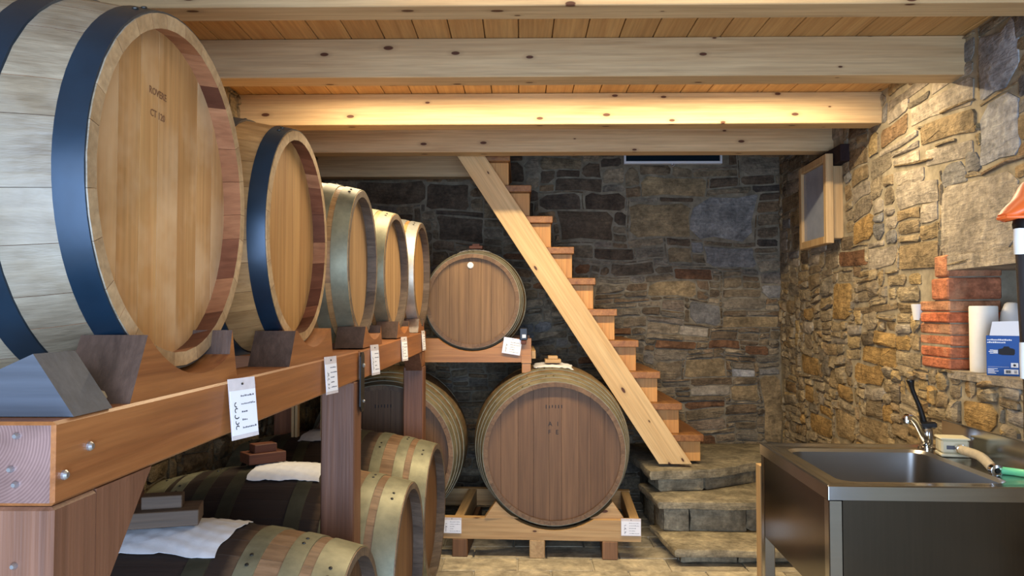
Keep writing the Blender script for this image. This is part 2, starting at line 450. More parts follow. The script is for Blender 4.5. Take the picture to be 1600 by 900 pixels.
stone('paver', [(0, lin((176, 168, 146))), (0.5, lin((188, 178, 152))), (1, lin((168, 160, 140)))], 0.8, 0.3, 0.7, speck=0.25)
stone('step_stone', [(0, lin((158, 148, 122))), (0.5, lin((146, 138, 116))), (1, lin((166, 156, 130)))], 0.85, 0.5, 0.8)
plain('grout', (196, 188, 168), 0.95, 0, 0.1, 0.2, 20, 0.3)

# ------------------------------------------------------------------ the shell
YB = 5.85                                    # back wall
XL = -1.50                                   # left wall
ZTOP = 3.6
ZC = 2.567                                   # underside of the ceiling boards
ZB = 2.40                                    # underside of the joists
def WX(y): return 1.734 + 0.042 * y          # right wall line

from mathutils import noise as mnoise
def warp(x, z, k):
    dx = mnoise.noise(Vector((x * 2.1, z * 2.1, k))) * .055 + mnoise.noise(Vector((x * 7, z * 7, k + 9))) * .014
    dz = mnoise.noise(Vector((x * 1.9, z * 3.0, k + 31))) * .050 + mnoise.noise(Vector((x * 8, z * 8, k + 47))) * .012
    return dx, dz
def stone_mesh(w, h, proud, rng, rough=1.0, cx=None, cz=None, wk=0.0):
    """irregular stone on the plane x right, z up, y out of the wall (negative y is into the room)"""
    j = rng.uniform(0.0015, 0.005) if (cz is None or cz < 1.55) else rng.uniform(.003, .007)
    a, b = w / 2 - j, h / 2 - j
    m = min(a, b)
    cs = [rng.choice((.15, .3, .5, .75, 1.0)) * rng.uniform(.7, 1.2) * m * rough for _ in range(4)]
    cs = [min(q, a * .8) for q in cs]; cz_ = [min(q * rng.uniform(.4, 1.0), b * .8) for q in cs]
    P = [(-a + cs[0], -b), (rng.uniform(-.3, .3) * a, -b + rng.uniform(-.02, .14) * m), (a - cs[1], -b), (a, -b + cz_[1]), (a - rng.uniform(-.03, .12) * m, rng.uniform(-.2, .2) * b), (a, b - cz_[2]), (a - cs[2], b), (rng.uniform(-.3, .3) * a, b - rng.uniform(-.02, .16) * m), (-a + cs[3], b), (-a, b - cz_[3]), (-a + rng.uniform(-.03, .12) * m, rng.uniform(-.2, .2) * b), (-a, -b + cz_[0])]
    jit = 0.07 * m * rough
    P = [(x + rng.uniform(-jit, jit * 0.6) * (1 if x > 0 else -1), z + rng.uniform(-jit, jit * 0.5) * (1 if z > 0 else -1)) for x, z in P]
    c0 = (0, 0)
    if cx is not None:
        Q = []
        for x, z in P:
            d = warp(cx + x, cz + z, wk); Q.append((x + d[0], z + d[1]))
        P = Q; c0 = warp(cx, cz, wk)
    n = len(P); V = []; Fc = []
    tilt = rng.uniform(-.25, .25) * proud / max(a, b); tz = rng.uniform(-.3, .3) * proud / max(b, .03)
    e = min(0.008, m * 0.18)
    for x, z in P: V.append((x, 0.02, z))
    for x, z in P:
        x -= c0[0]; z -= c0[1]; V.append((x + c0[0], -(proud * 0.6 + tilt * x * .5 + tz * z * .5), z + c0[1]))
    for x, z in P:
        x -= c0[0]; z -= c0[1]; q = 1 - e / max(m, .01) * rng.uniform(1.0, 3.0)
        V.append((x * q + c0[0], -(proud + tilt * x + tz * z + rng.uniform(-.3, .3) * proud * .5), z * q + c0[1]))
    V.append((rng.uniform(-.25, .25) * a + c0[0], -proud * rng.uniform(0.9, 1.25), rng.uniform(-.25, .25) * b + c0[1]))
    for i in range(n):
        k = (i + 1) % n
        Fc.append((i, k, k + n, i + n)); Fc.append((i + n, k + n, k + 2 * n, i + 2 * n)); Fc.append((i + 2 * n, k + 2 * n, 3 * n))
    return V, Fc

def pack(W, H, feats, holes, size_fn, rng, cell=0.02):
    """fill a W x H wall with stones: fixed ones first, then random rubble; returns (x, z, w, h, tag)"""
    nx, nz = int(W / cell), int(H / cell)
    occ = [[0] * nx for _ in range(nz)]
    out = []
    def mark(x0, z0, x1, z1):
        for k in range(max(0, z0), min(nz, z1)):
            for i in range(max(0, x0), min(nx, x1)): occ[k][i] = 1
    for x0, z0, x1, z1 in holes: mark(int(x0 / cell), int(z0 / cell), int(math.ceil(x1 / cell)), int(math.ceil(z1 / cell)))
    for x0, z0, x1, z1, mt in feats:
        c = [round(x0 / cell), round(z0 / cell), round(x1 / cell), round(z1 / cell)]
        c = [max(0, c[0]), max(0, c[1]), min(nx, c[2]), min(nz, c[3])]
        if c[2] - c[0] < 1 or c[3] - c[1] < 1: continue
        if any(occ[k][i] for k in range(c[1], c[3]) for i in range(c[0], c[2])): continue
        mark(*c); out.append((c[0] * cell, c[1] * cell, (c[2] - c[0]) * cell, (c[3] - c[1]) * cell, mt))
    for k in range(nz):
        for i in range(nx):
            if occ[k][i]: continue
            ww, hh = size_fn(i * cell, k * cell, rng)
            ww = max(2, round(ww / cell)); hh = max(1, round(hh / cell))
            n = 0
            while n < ww and i + n < nx and not occ[k][i + n]: n += 1
            if i + n < nx and not occ[k][i + n] if i + n < nx else False: pass
            # do not leave slivers at the end of a run
            run = n
            while i + run < nx and not occ[k][i + run] and run < ww + 3: run += 1
            if run - n < 3 and run > n: n = run
            m = 1
            while m < hh and k + m < nz and not any(occ[k + m][i + q] for q in range(n)): m += 1
            mark(i, k, i + n, k + m); out.append((i * cell, k * cell, n * cell, m * cell, None))
    return out

def build_wall_stones(stones, wall, place, mat_fn, rng, limit=285, weight=None, wk=0.0):
    """place(x, z) -> (location, rotation about z) on the wall"""
    stones = [s for s in stones if s[2] * s[3] > 0.0007]
    stones.sort(key=lambda s: -(s[2] * s[3] * (weight(s[0] + s[2] / 2, s[1] + s[3] / 2) if weight else 1)))
    rest = []
    for idx, (x, z, w_, h_, mt) in enumerate(stones):
        pr = (rng.uniform(0.008, 0.026) if z < 1.55 else rng.uniform(0.005, 0.016)) if mt is None else rng.uniform(0.007, 0.016)
        V, Fc = stone_mesh(w_, h_, pr, rng, 1.0 if mt is None else 0.75, x + w_ / 2, z + h_ / 2, wk)
        p, rz = place(x + w_ / 2, z + h_ / 2)
        if idx < limit:
            me = mesh_of('stone', V, Fc, 38)
            o = new_obj('stone', me, M[mt] if mt else mat_fn(x, z, rng), wall, p); o.rotation_euler = (0, 0, rz)
        else:
            T = Matrix.Translation(p + wall.location) @ Matrix.Rotation(rz, 4, 'Z'); rest.append(xf((V, Fc), T))
    if rest:
        V, Fc = join(*rest)
        o = add('small_stones', V, Fc, mat_fn(0, 0.5, rng), wall, 38); o['kind'] = 'stuff'

# --- floor
floor = empty('floor', (0, 0, 0), kind='structure')
add('floor_bed', *box(XL - .3, 2.4, -1.2, YB + .3, -0.20, -0.012), M['grout'], floor)
rng = random.Random(3)
TW, TD = 0.42, 0.215
tile_me = {}
y = 2.3; row = 0
while y < YB:
    x = XL + 0.02 - (0.21 if row % 2 else 0) - rng.uniform(0, .05)
    while x < 2.0:
        x1 = min(x + TW, WX(y) - .01); x0 = max(x, XL)
        if x1 - x0 > 0.05:
            g = 0.004; h = rng.uniform(-.0015, .0015)
            add('paver', *box(x0 + g, x1 - g, y + g, y + TD - g, -0.03, h, 0.004), M['paver'], floor)
        x += TW
    y += TD; row += 1
add('near_floor', *box(XL, 2.0, -1.2, 2.29, -0.03, 0), M['paver'], floor)

# --- back wall
bw = add('wall_back', *box(XL - .3, 2.5, YB, YB + .3, -.1, ZTOP), M['mortar_back'], None); tag(bw, kind='structure')
def bx_feat(u0, v0, u1, v1, mt):
    a = px(u0, v1, YB - .02); b = px(u1, v0, YB - .02)
    return (a.x - XL, a.z, b.x - XL, b.z, mt)
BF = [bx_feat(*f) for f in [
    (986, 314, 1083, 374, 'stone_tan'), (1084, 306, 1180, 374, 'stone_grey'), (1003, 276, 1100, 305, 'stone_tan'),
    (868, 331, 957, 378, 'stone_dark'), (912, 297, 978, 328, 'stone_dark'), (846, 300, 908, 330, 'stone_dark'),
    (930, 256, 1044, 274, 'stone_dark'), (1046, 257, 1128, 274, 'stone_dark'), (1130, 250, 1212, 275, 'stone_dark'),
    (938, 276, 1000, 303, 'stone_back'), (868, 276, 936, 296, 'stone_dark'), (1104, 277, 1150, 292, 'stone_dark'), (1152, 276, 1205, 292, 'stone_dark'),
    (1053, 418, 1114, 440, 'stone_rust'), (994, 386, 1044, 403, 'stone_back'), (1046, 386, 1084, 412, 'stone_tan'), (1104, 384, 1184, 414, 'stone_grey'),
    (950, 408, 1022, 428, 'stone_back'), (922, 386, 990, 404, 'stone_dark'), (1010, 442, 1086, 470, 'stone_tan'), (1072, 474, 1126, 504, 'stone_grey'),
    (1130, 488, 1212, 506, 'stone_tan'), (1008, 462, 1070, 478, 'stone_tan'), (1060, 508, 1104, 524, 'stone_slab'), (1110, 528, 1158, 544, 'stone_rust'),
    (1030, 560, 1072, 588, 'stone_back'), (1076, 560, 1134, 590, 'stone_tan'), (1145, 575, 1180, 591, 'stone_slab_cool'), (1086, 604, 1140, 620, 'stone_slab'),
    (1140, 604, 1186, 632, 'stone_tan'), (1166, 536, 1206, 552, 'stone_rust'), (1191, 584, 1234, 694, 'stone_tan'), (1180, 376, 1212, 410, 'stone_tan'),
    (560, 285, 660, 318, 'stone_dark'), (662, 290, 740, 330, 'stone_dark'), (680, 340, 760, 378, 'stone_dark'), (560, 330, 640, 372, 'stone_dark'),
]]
def bsize(x, z, rng):
    if z > 2.05: return rng.uniform(.14, .42), rng.uniform(.05, .15)
    if z > 1.5: return rng.uniform(.12, .36), rng.uniform(.04, .11)
    return rng.uniform(.10, .32), rng.uniform(.03, .085)
rng = random.Random(11)
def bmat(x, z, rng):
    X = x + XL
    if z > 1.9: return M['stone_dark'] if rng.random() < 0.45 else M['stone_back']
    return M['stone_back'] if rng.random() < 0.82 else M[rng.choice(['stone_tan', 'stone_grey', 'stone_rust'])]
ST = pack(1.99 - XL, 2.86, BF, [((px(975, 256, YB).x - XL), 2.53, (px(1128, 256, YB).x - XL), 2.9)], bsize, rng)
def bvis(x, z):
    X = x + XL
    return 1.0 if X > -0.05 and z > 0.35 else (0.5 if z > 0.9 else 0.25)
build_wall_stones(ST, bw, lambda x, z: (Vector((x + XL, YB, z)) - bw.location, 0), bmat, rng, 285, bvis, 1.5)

# --- right wall with the brick-lined niche
ang = math.atan2(0.042, 1)                   # the wall runs a little askew
def rw_pt(s, z, out=0.0):                    # s = distance along the wall (its y), out = into the room
    return Vector((WX(s) - out * math.cos(ang), s + out * math.sin(ang), z))
def rw_y(u): return 1.734 / ((u - 812) / 1200 - 0.042)
NY0, NY1, NZ0, NZ1, ND = 2.52, 3.37, 1.153, 1.60, 0.30
def slab(y0, y1, z0, z1, d0, d1):            # block of wall between two depths behind the face
    P = []
    for s in (y0, y1):
        for d in (d0, d1):
            for z in (z0, z1):
                P.append(rw_pt(s, z, -d))
    V = P; Fc = [(0, 1, 3, 2), (4, 6, 7, 5), (0, 4, 5, 1), (2, 3, 7, 6), (0, 2, 6, 4), (1, 5, 7, 3)]
    return V, Fc
rw = add('wall_right', *join(slab(-1.3, NY0, -.1, ZTOP, 0, .55), slab(NY1, YB + .2, -.1, ZTOP, 0, .55), slab(NY0, NY1, -.1, NZ0, 0, .55),
                             slab(NY0, NY1, NZ1, ZTOP, 0, .55), slab(NY0, NY1, NZ0, NZ1, ND, .55)), M['mortar_right'], None, 0)
tag(rw, kind='structure')
S0 = 1.7
def r_feat(u0, v0, u1, v1, mt):              # u0 < u1 in the photo: far to near
    ya, yb = rw_y(u1), rw_y(u0); ym = (ya + yb) / 2; um = 812 + 1200 * WX(ym) / ym
    za = px(um, v1, ym).z; zb = px(um, v0, ym).z
    return (ya - S0, za, yb - S0, zb, mt)
RF = [r_feat(*f) for f in [
    (1535, 40, 1596, 150, 'stone_slab_cool'), (1535, 155, 1596, 262, 'stone_slab_cool'), (1472, 284, 1592, 400, 'stone_slab'),
    (1400, 282, 1466, 322, 'stone_slab'), (1440, 185, 1532, 222, 'stone_tan'), (1446, 232, 1524, 264, 'stone_slab'), (1424, 140, 1530, 182, 'stone_slab'),
    (1404, 378, 1466, 416, 'stone_tan'), (1355, 382, 1402, 420, 'stone_slab'), (1310, 388, 1352, 412, 'stone_rust'), (1366, 422, 1466, 452, 'stone_tan'),
    (1336, 340, 1366, 376, 'stone_ochre'), (1340, 296, 1402, 332, 'stone_slab'), (1300, 440, 1328, 500, 'stone_ochre'), (1330, 470, 1398, 486, 'stone_tan'),
    (1368, 512, 1436, 530, 'stone_ochre'), (1345, 538, 1396, 566, 'stone_ochre'), (1410, 530, 1452, 576, 'stone_ochre'), (1330, 566, 1378, 598, 'stone_ochre'),
    (1470, 584, 1596, 630, 'stone_slab'), (1500, 632, 1556, 676, 'stone_ochre'), (1262, 640, 1296, 672, 'stone_ochre'), (1256, 598, 1270, 620, 'stone_ochre'),
    (1336, 650, 1380, 692, 'stone_tan'), (1300, 640, 1330, 684, 'stone_tan'), (1250, 556, 1278, 584, 'stone_ochre'), (1560, 640, 1596, 662, 'stone_slab'),
]]
wy0, wy1 = rw_y(1319), rw_y(1274)
holes = [(NY0 - S0, NZ0, NY1 - S0 + .26, NZ1 + .02), (wy0 - S0 - .03, 1.86, wy1 - S0 + .05, 2.46)]
def rsize(x, z, rng):
    if z > 1.6: return rng.uniform(.14, .42), rng.uniform(.045, .12)
    return rng.uniform(.09, .26), rng.uniform(.04, .10)
rng = random.Random(5)
def rmat(x, z, rng):
    r = rng.random()
    if z > 1.75: return M['stone_back'] if r < 0.25 else (M['stone_slab'] if r < 0.5 else (M['stone_tan'] if r < .65 else (M['stone_grey'] if r < .82 else M['stone_right'])))
    return M['stone_right'] if r < 0.72 else M[rng.choice(['stone_ochre', 'stone_tan', 'stone_back', 'stone_slab'])]
ST = pack(YB - 0.01 - S0, 2.56, RF, holes, rsize, rng)
def rvis(x, z):
    s = x + S0
    return (0.3 if s < 2.75 else 1.0) * (0.3 if z < 0.6 else 1.0) * (4.5 / max(s, 2.5))
build_wall_stones(ST, rw, lambda x, z: (rw_pt(x + S0, z) - rw.location, -math.pi / 2 - ang), rmat, rng, 285, rvis, 12.3)
# bricks of the niche jamb: wall face on the left, reveal turned to the camera
rng = random.Random(21)
bz = NZ0 + .004; course = 0
M['brick_mix'] = None
while bz < NZ1 - 0.03:
    h_ = 0.051 if course < 6 else 0.10
    back = NY1 + (0.25 if course < 6 else 0.10) + rng.uniform(-.025, .03)
    o0 = rng.uniform(.004, .016)
    P = []
    for s in (NY1 - .012 - rng.uniform(0, .006), back):
        for d in (-o0, 0.21 + rng.uniform(-.01, .01)):
            for z in (bz, bz + h_ - .006): P.append(rw_pt(s, z, -d))
    c = sum(P, Vector()) / 8
    # chamfered brick in the wall's own frame
    sy = (P[4] - P[0]).length; sd = (P[2] - P[0]).length
    V, Fc = box(-sd / 2, sd / 2, -sy / 2, sy / 2, -(h_ - .006) / 2, (h_ - .006) / 2, 0.006)
    o = new_obj('brick', mesh_of('brick', V, Fc, 30), M['brick_orange'], rw, c - rw.location); o.rotation_euler = (R(rng.uniform(-.6, .6)), R(rng.uniform(-.8, .8)), -ang)
    bz += h_; course += 1
for k in range(4):                           # old bricks and stone in the back of the niche
    for q in range(4):
        s = NY0 + .02 + q * 0.205; z = NZ0 + 0.02 + k * 0.1
        V, Fc = box(-.02, .02, -.095, .095, -.04, .04, .006)
        o = new_obj('brick', mesh_of('brick', V, Fc, 30), M['brick_dark'], rw, rw_pt(s + .09, z + .045, -(ND - .005)) - rw.location); o.rotation_euler = (0, 0, -ang)
V, Fc = slab(NY0, NY1 - .01, NZ0 - .03, NZ0 + .002, -.02, ND); add('niche_sill', V, Fc, M['stone_slab'], rw)
V, Fc = slab(NY0 - .1, NY1 + .1, NZ1 - .012, NZ1 + .05, -.012, ND); add('niche_lintel', V, Fc, M['stone_slab'], rw)

# --- left wall
lw = add('wall_left', *box(XL - .4, XL, -1.3, YB + .2, -.1, ZTOP), M['mortar_back'], None); tag(lw, kind='structure')
rng = random.Random(9)
ST = pack(YB - 1.5, 2.56, [], [], lambda x, z, r: (r.uniform(.18, .42), r.uniform(.07, .16)), rng)
build_wall_stones(ST, lw, lambda x, z: (Vector((XL, x + 1.5, z)) - lw.location, math.pi / 2), lambda x, z, r: M['stone_left'], rng, 240, None, 33.1)

# --- wall behind the photographer, with the open doorway
fw = add('wall_front', *join(box(XL - .4, DOOR[0], -1.35, -1.05, -.1, ZTOP), box(DOOR[1], 2.4, -1.35, -1.05, -.1, ZTOP), box(DOOR[0], DOOR[1], -1.35, -1.05, DOOR[2], ZTOP)), M['plaster'], None, 0)
tag(fw, kind='structure')
uc = add('ceiling_upper', *box(XL - .4, 2.6, -1.35, YB + .3, ZTOP, ZTOP + .1), M['plaster'], None, 0); tag(uc, kind='structure')

# --- ceiling boards (open over the stairs) and joists
ceil = empty('ceiling', (0, 0, ZC), kind='structure')
PW = 0.142
x = px(810, 24, 3.0).x - PW * 13
k = 0
while x < 2.05:
    x0 = max(x, XL); x1 = min(x + PW, 1.98)
    if x1 > x0 + .01:
        y1 = YB if x1 < -0.34 else 4.86
        add('ceiling_board', *box(x0 + .002, x1 - .002, -1.05, y1, ZC, ZC + .025, .002), M['pine_plank'], ceil)
    x += PW; k += 1
add('upper_floor', *join(box(XL, 2.1, -1.05, 4.86, ZC + .026, ZC + .06), box(XL, -.34, 4.86, YB, ZC + .026, ZC + .06)), M['pine_plank'], ceil, 0)
JO = [(2.459, 0.118, 'pale pine ceiling joist nearest the top edge of the picture'),
      (3.209, 0.124, 'deep pale pine ceiling joist, second from the front'),
      (4.027, 0.118, 'warmly lit yellow pine ceiling joist, third from the front'),
      (4.724, 0.116, 'greyish pine ceiling joist just in front of the stair top')]
for yj, th, lb in JO:
    a, b = XL, WX(yj) + .02
    sk = 0.010                                # the joists run a touch out of square
    V, Fc = box(a, b, 0, th, ZB, ZC - .001, .003)
    V = [(v[0], yj + v[1] + (0.5 - v[0]) * sk * 0.6, v[2]) for v in V]
    tag(add('ceiling_joist', V, Fc, M['pine_beam']), lb, 'joist', 'ceiling joists')
tag(add('ceiling_joist', *box(XL, -.33, 5.58, 5.69, ZB, ZC - .001, .003), M['pine_beam']), 'short shadowed ceiling joist ending against the stair stringer', 'joist', 'ceiling joists')

# --- LED battens fixed to the boards between the joists
def batten(yc, xc, ln, power, label, lift=0.0):
    t = empty('led_batten', (xc, yc, ZC), label=label, cat='lamp')
    add('housing', *box(xc - ln / 2, xc + ln / 2, yc - .02, yc + .02, ZC - .016, ZC - .0005, .002), M['white_frame'], t)
    dm = NT('led_diffuser_%d' % int(yc * 100)); dm.b.inputs['Base Color'].default_value = (1, .9, .7, 1)
    dm.b.inputs['Emission Color'].default_value = (1, .80, .50, 1); dm.b.inputs['Emission Strength'].default_value = 6
    add('diffuser', *box(xc - ln / 2 + .01, xc + ln / 2 - .01, yc - .014, yc + .014, ZC - .022, ZC - .0165), dm.m, t)
    l = area('led_light', (0, 0, -.026), (0, 0, 0), ln, .03, power, (1, .79, .50)); l.parent = t
    return t
batten(3.68, 0.30, 2.7, 62, 'slim warm light batten under the boards behind the second joist')
batten(2.20, 0.35, 1.5, 4, 'slim warm light batten under the boards before the nearest joist')

# ------------------------------------------------------------------ barrels
CACHE = {}
def rprof(x, L, rh, rb):
    t = abs((x + L / 2) / (L / 2)); return rb - (rb - rh) * t ** 1.9

def stave_mesh(L, rh, rb, aw, th, mo, mi, key):
    k = ('stave', L, rh, rb, round(aw, 5), key)
    if k in CACHE: return CACHE[k]
    n = 10; V = []; Fc = []; mi_ = []
    g = 0.0004
    for i in range(n + 1):
        x = -L * i / n; r = rprof(x, L, rh, rb)
        for q in (-1, 0, 1):
            a = q * (aw / 2 - g / r); V.append((x, r * math.sin(a), r * math.cos(a)))
        for q in (1, 0, -1):
            a = q * (aw / 2 - g / r); rr = r - th; V.append((x, rr * math.sin(a), rr * math.cos(a)))
    for i in range(n):
        for q in range(6):
            p = (q + 1) % 6; a, b = i * 6, (i + 1) * 6
            Fc.append((a + q, a + p, b + p, b + q)); mi_.append(0 if q in (0, 1) else 1)
    Fc.append((0, 5, 4, 3, 2, 1)); mi_.append(2); e = n * 6; Fc.append((e, e + 1, e + 2, e + 3, e + 4, e + 5)); mi_.append(2)
    me = mesh_of('stave', V, Fc, 40, mi_); me.materials.append(M[mo]); me.materials.append(M[mi]); me.materials.append(M['rim_end' if mi == 'rim_red' else mi]); CACHE[k] = me
    return me

def hoop_mesh(L, rh, rb, x0, x1, mat):
    k = ('hoop', L, rh, rb, x0, x1, mat)
    if k in CACHE: return CACHE[k]
    xs = [-x0, -(x0 + x1) / 2, -x1]
    prof = [(rprof(x, L, rh, rb) + .0032, x) for x in xs] + [(rprof(x, L, rh, rb) - .002, x) for x in reversed(xs)]
    V, Fc = lathe(prof, 72, 'x', True)
    me = mesh_of('hoop', V, Fc, 35); me.materials.append(M[mat]); CACHE[k] = me
    return me

def head_meshes(r, rec, nb, mat):
    k = ('head', round(r, 4), rec, nb, mat)
    if k in CACHE: return CACHE[k]
    rg = random.Random(int(r * 1000)); cuts = [-1.0]
    ws = [rg.uniform(.8, 1.2) for _ in range(nb)]; s = sum(ws)
    for w_ in ws: cuts.append(cuts[-1] + 2 * w_ / s)
    cuts[-1] = 1.0; out = []
    for a, b in zip(cuts[:-1], cuts[1:]):
        ya, yb = a * r + .0006, b * r - .0006
        ya = max(ya, -r * .9995); yb = min(yb, r * .9995)
        P = []
        for i in range(9):
            y_ = ya + (yb - ya) * i / 8; P.append((y_, math.sqrt(max(r * r - y_ * y_, 0)) + .0008))
        for i in range(9):
            y_ = yb + (ya - yb) * i / 8; P.append((y_, -math.sqrt(max(r * r - y_ * y_, 0)) - .0008))
        V, Fc = prism(P, 'x', -rec - .02, -rec)
        me = mesh_of('head_board', V, Fc, 30); me.materials.append(M[mat]); out.append(me)
    CACHE[k] = out
    return out

def rivet_mesh():
    if 'rivet' not in CACHE:
        me = mesh_of('rivet', *lathe([(.0055, 0), (.005, .002), (.002, .0032)], 8, 'z'), 40); me.materials.append(M['rivet_steel']); CACHE['rivet'] = me
    return CACHE['rivet']

class Barrel: pass
def barrel(label, L, rh, rb, head, rz, hoops, mats, rec=0.035, th=0.024, nb=7, phase=0.0, group=None, rivets=True, seed=1, roll=0.0):
    """head = world centre of the front rim, body runs back along the barrel's local -x"""
    d = Vector((math.cos(rz), math.sin(rz), 0))
    mid = Vector(head) - d * (L / 2)
    root = empty('wine_barrel', (mid.x, mid.y, mid.z - rb), rz, label, 'barrel', group)
    off = Vector((L / 2, 0, rb))
    rg = random.Random(seed)
    mo, mi, mh, mm = mats
    a = 2 * math.pi / (9 + 1.3 * 8 + 0.75 * 8)
    seq = [a] * 9 + [a * 1.3] * 8 + [a * .75] * 8; rg.shuffle(seq)
    ang_ = phase
    for w_ in seq:
        o = new_obj('stave', stave_mesh(L, rh, rb, w_, th, mo, mi, mo + mi), None, root, off); o.rotation_euler = (-(ang_ + w_ / 2), 0, 0); ang_ += w_
    for hme in head_meshes(rprof(-rec, L, rh, rb) - th, rec, nb, mh):
        o = new_obj('head_board', hme, None, root, off); o.rotation_euler = (roll, 0, 0)
    for i, (x0, x1, *alt) in enumerate(hoops):
        o = new_obj('hoop', hoop_mesh(L, rh, rb, x0, x1, alt[0] if alt else mm), None, root, off)
        if rivets and not (L * .3 < (x0 + x1) / 2 < L * .7):
            xm = -(x0 + x1) / 2; rr = rprof(xm, L, rh, rb) + .003
            for q in (-.05, .05):
                aa = q + (0.25 if i % 2 else -0.1) - .3
                rv = new_obj('rivet', rivet_mesh(), None, o, (xm, rr * math.sin(aa), rr * math.cos(aa))); rv.rotation_euler = (-aa, 0, 0)
    b = Barrel(); b.root = root; b.L = L; b.rh = rh; b.rb = rb; b.mid = mid; b.rz = rz; b.off = off; b.rec = rec; b.th = th
    return b
def on_barrel(b, x, a, lift=0.0):
    """world point on the barrel's skin: x from the front rim back, a = angle from the top (+ toward local +y)"""
    r = rprof(-x, b.L, b.rh, b.rb) + lift
    p = Vector((b.L / 2 - x, r * math.sin(a), r * math.cos(a)))
    return b.mid + Matrix.Rotation(b.rz, 3, 'Z') @ p

# upper row, heads turned to the aisle
UP = []
uph = [(.002, .042), (.122, .165), (.30, .345), (.515, .56), (.695, .738), (.818, .858)]
upg = [(.002, .058), (.078, .122), (.30, .345), (.515, .56), (.738, .782), (.802, .858)]
UPSPEC = [  # u centre, v centre, Y, rim radius, bulge, hoops, materials, label, yaw
    (258, 304, 1.335, .300, .348, uph, ('stave_bleached', 'rim_red', 'head_golden', 'hoop_black_skylit'), 'largest-looking oak barrel at far left with two dark hoops tinted sky blue and stamped head', 0, -.590),
    (463, 371, 2.066, .283, .338, uph, ('stave_golden', 'rim_red', 'head_amber', 'hoop_black_skylit'), 'golden oak barrel second along the upper rack with one dark hoop at its rim', 0, -.592),
    (568, 412, 2.93, .277, .332, upg, ('stave_golden', 'rim_grey', 'head_tan', 'hoop_galv'), 'barrel third along the upper rack, grey rim and grey green hoops', 0, -.596),
    (620, 426, 3.68, .279, .332, upg, ('stave_golden', 'rim_grey', 'head_tan', 'hoop_galv'), 'barrel fourth along the upper rack, between two others with grey rims', -R(3), -.588),
    (660, 428, 4.385, .288, .335, upg, ('stave_golden', 'rim_grey', 'head_amber', 'hoop_bright'), 'farthest barrel on the upper rack with a pale bright rim hoop', -R(2), -.556),
]
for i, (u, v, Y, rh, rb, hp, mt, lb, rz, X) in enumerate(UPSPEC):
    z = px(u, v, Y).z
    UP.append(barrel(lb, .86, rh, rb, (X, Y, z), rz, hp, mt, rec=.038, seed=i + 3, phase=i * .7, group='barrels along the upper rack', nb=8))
# stamp on the nearest head
def stamp(b, body, size, y, z, mat='stamp'):
    Mx = Matrix.Translation((b.off.x - b.rec + .0004, y, b.off.z + z)) @ Matrix(((0, 0, 1, 0), (1, 0, 0, 0), (0, 1, 0, 0), (0, 0, 0, 1)))
    return text_part('stamped_text', body, size, Mx, M[mat], b.root)
stamp(UP[0], 'ROVERE', .0175, -.020, .172)
stamp(UP[0], 'CT 120', .0175, -.020, .134)
# low row on the floor under the rack
LOW = []
lh = [(.003, .085), (.115, .165), (.225, .275), (.345, .40, 'hoop_stained'), (.60, .655, 'hoop_stained'), (.725, .775, 'hoop_stained'), (.835, .885), (.915, .997)]
for i, (Y, X, lb) in enumerate([(2.17, -.455, 'nearest floor barrel at the bottom edge with white cloth on its dark belly'),
                                (3.02, -.425, 'middle floor barrel just behind the brown middle post'),
                                (3.92, -.425, 'farthest floor barrel in the low row beside the pallet')]):
    LOW.append(barrel(lb, 1.0, .33, .40, (X, Y, .403), -R([1.0, 2.0, 3.0][i]), lh, ('stave_wine', 'rim_grey', 'head_brown', 'hoop_galv'), rec=.045, seed=20 + i, phase=.3 * i, group='barrels lying on the floor', nb=8))
# big casks at the back on the pallet
bh = [(.003, .05), (.075, .115), (.145, .19), (.25, .30), (.74, .79), (.85, .895), (.925, .965), (.99, 1.037)]
big = ('stave_tonneau', 'rim_brown', 'head_brown', 'hoop_aged')
R2 = barrel('big brown cask on the pallet below the wooden stairs', 1.04, .409, .487, (px(866, 709, 4.44).x, 4.44, px(866, 709, 4.44).z), -R(90), bh, big, rec=.03, seed=41, group='big casks on the pallet', nb=9, th=.026)
R1 = barrel('big dark cask at the back, half hidden behind the rack post', 1.04, .409, .487, (-.795, 4.46, .575), -R(87), bh, big, rec=.03, seed=42, group='big casks on the pallet', nb=9, th=.026)
uh = [(.003, .04), (.058, .095), (.115, .15), (.26, .30), (.60, .64), (.75, .785), (.805, .842), (.86, .897)]
pu = px(738, 470, 4.76)
U = barrel('raised barrel with a white bung in its head beside the stair stringer', .90, .292, .342, (pu.x, 4.76, pu.z), -R(90), uh, ('stave_tonneau', 'rim_brown', 'head_ochre', 'hoop_aged'), rec=.03, seed=43, nb=8)
# head details of the back casks
Mb = Matrix.Translation((U.off.x - U.rec, -.014, U.off.z + .222))
addl('head_bung', *xf(lathe([(.020, 0), (.020, .006), (.016, .010), (.010, .010), (.009, .005), (.006, .005), (.005, .012), (.0, .013)], 20, 'x'), Mb), M['bung_white'], U.root)
def faint_row(b, z, n=6):
    rq = random.Random(n); q = []
    for k in range(n):
        y_ = -.045 + .09 * k / (n - 1)
        q.append(box(b.off.x - b.rec, b.off.x - b.rec + .0006, y_ - .0025, y_ + .0025, b.off.z + z - rq.uniform(.006, .012), b.off.z + z + rq.uniform(.006, .012)))
    return addl('worn_stamp', *join(*q), M['ink'], b.root)
faint_row(R2, .265); [stamp(R2, c_, .036, y_, z_, 'ink') for c_, y_, z_ in (('A', -.022, .165), ('I', .022, .165), ('F', -.026, .118), ('E', .018, .118))]
faint_row(R1, .285)

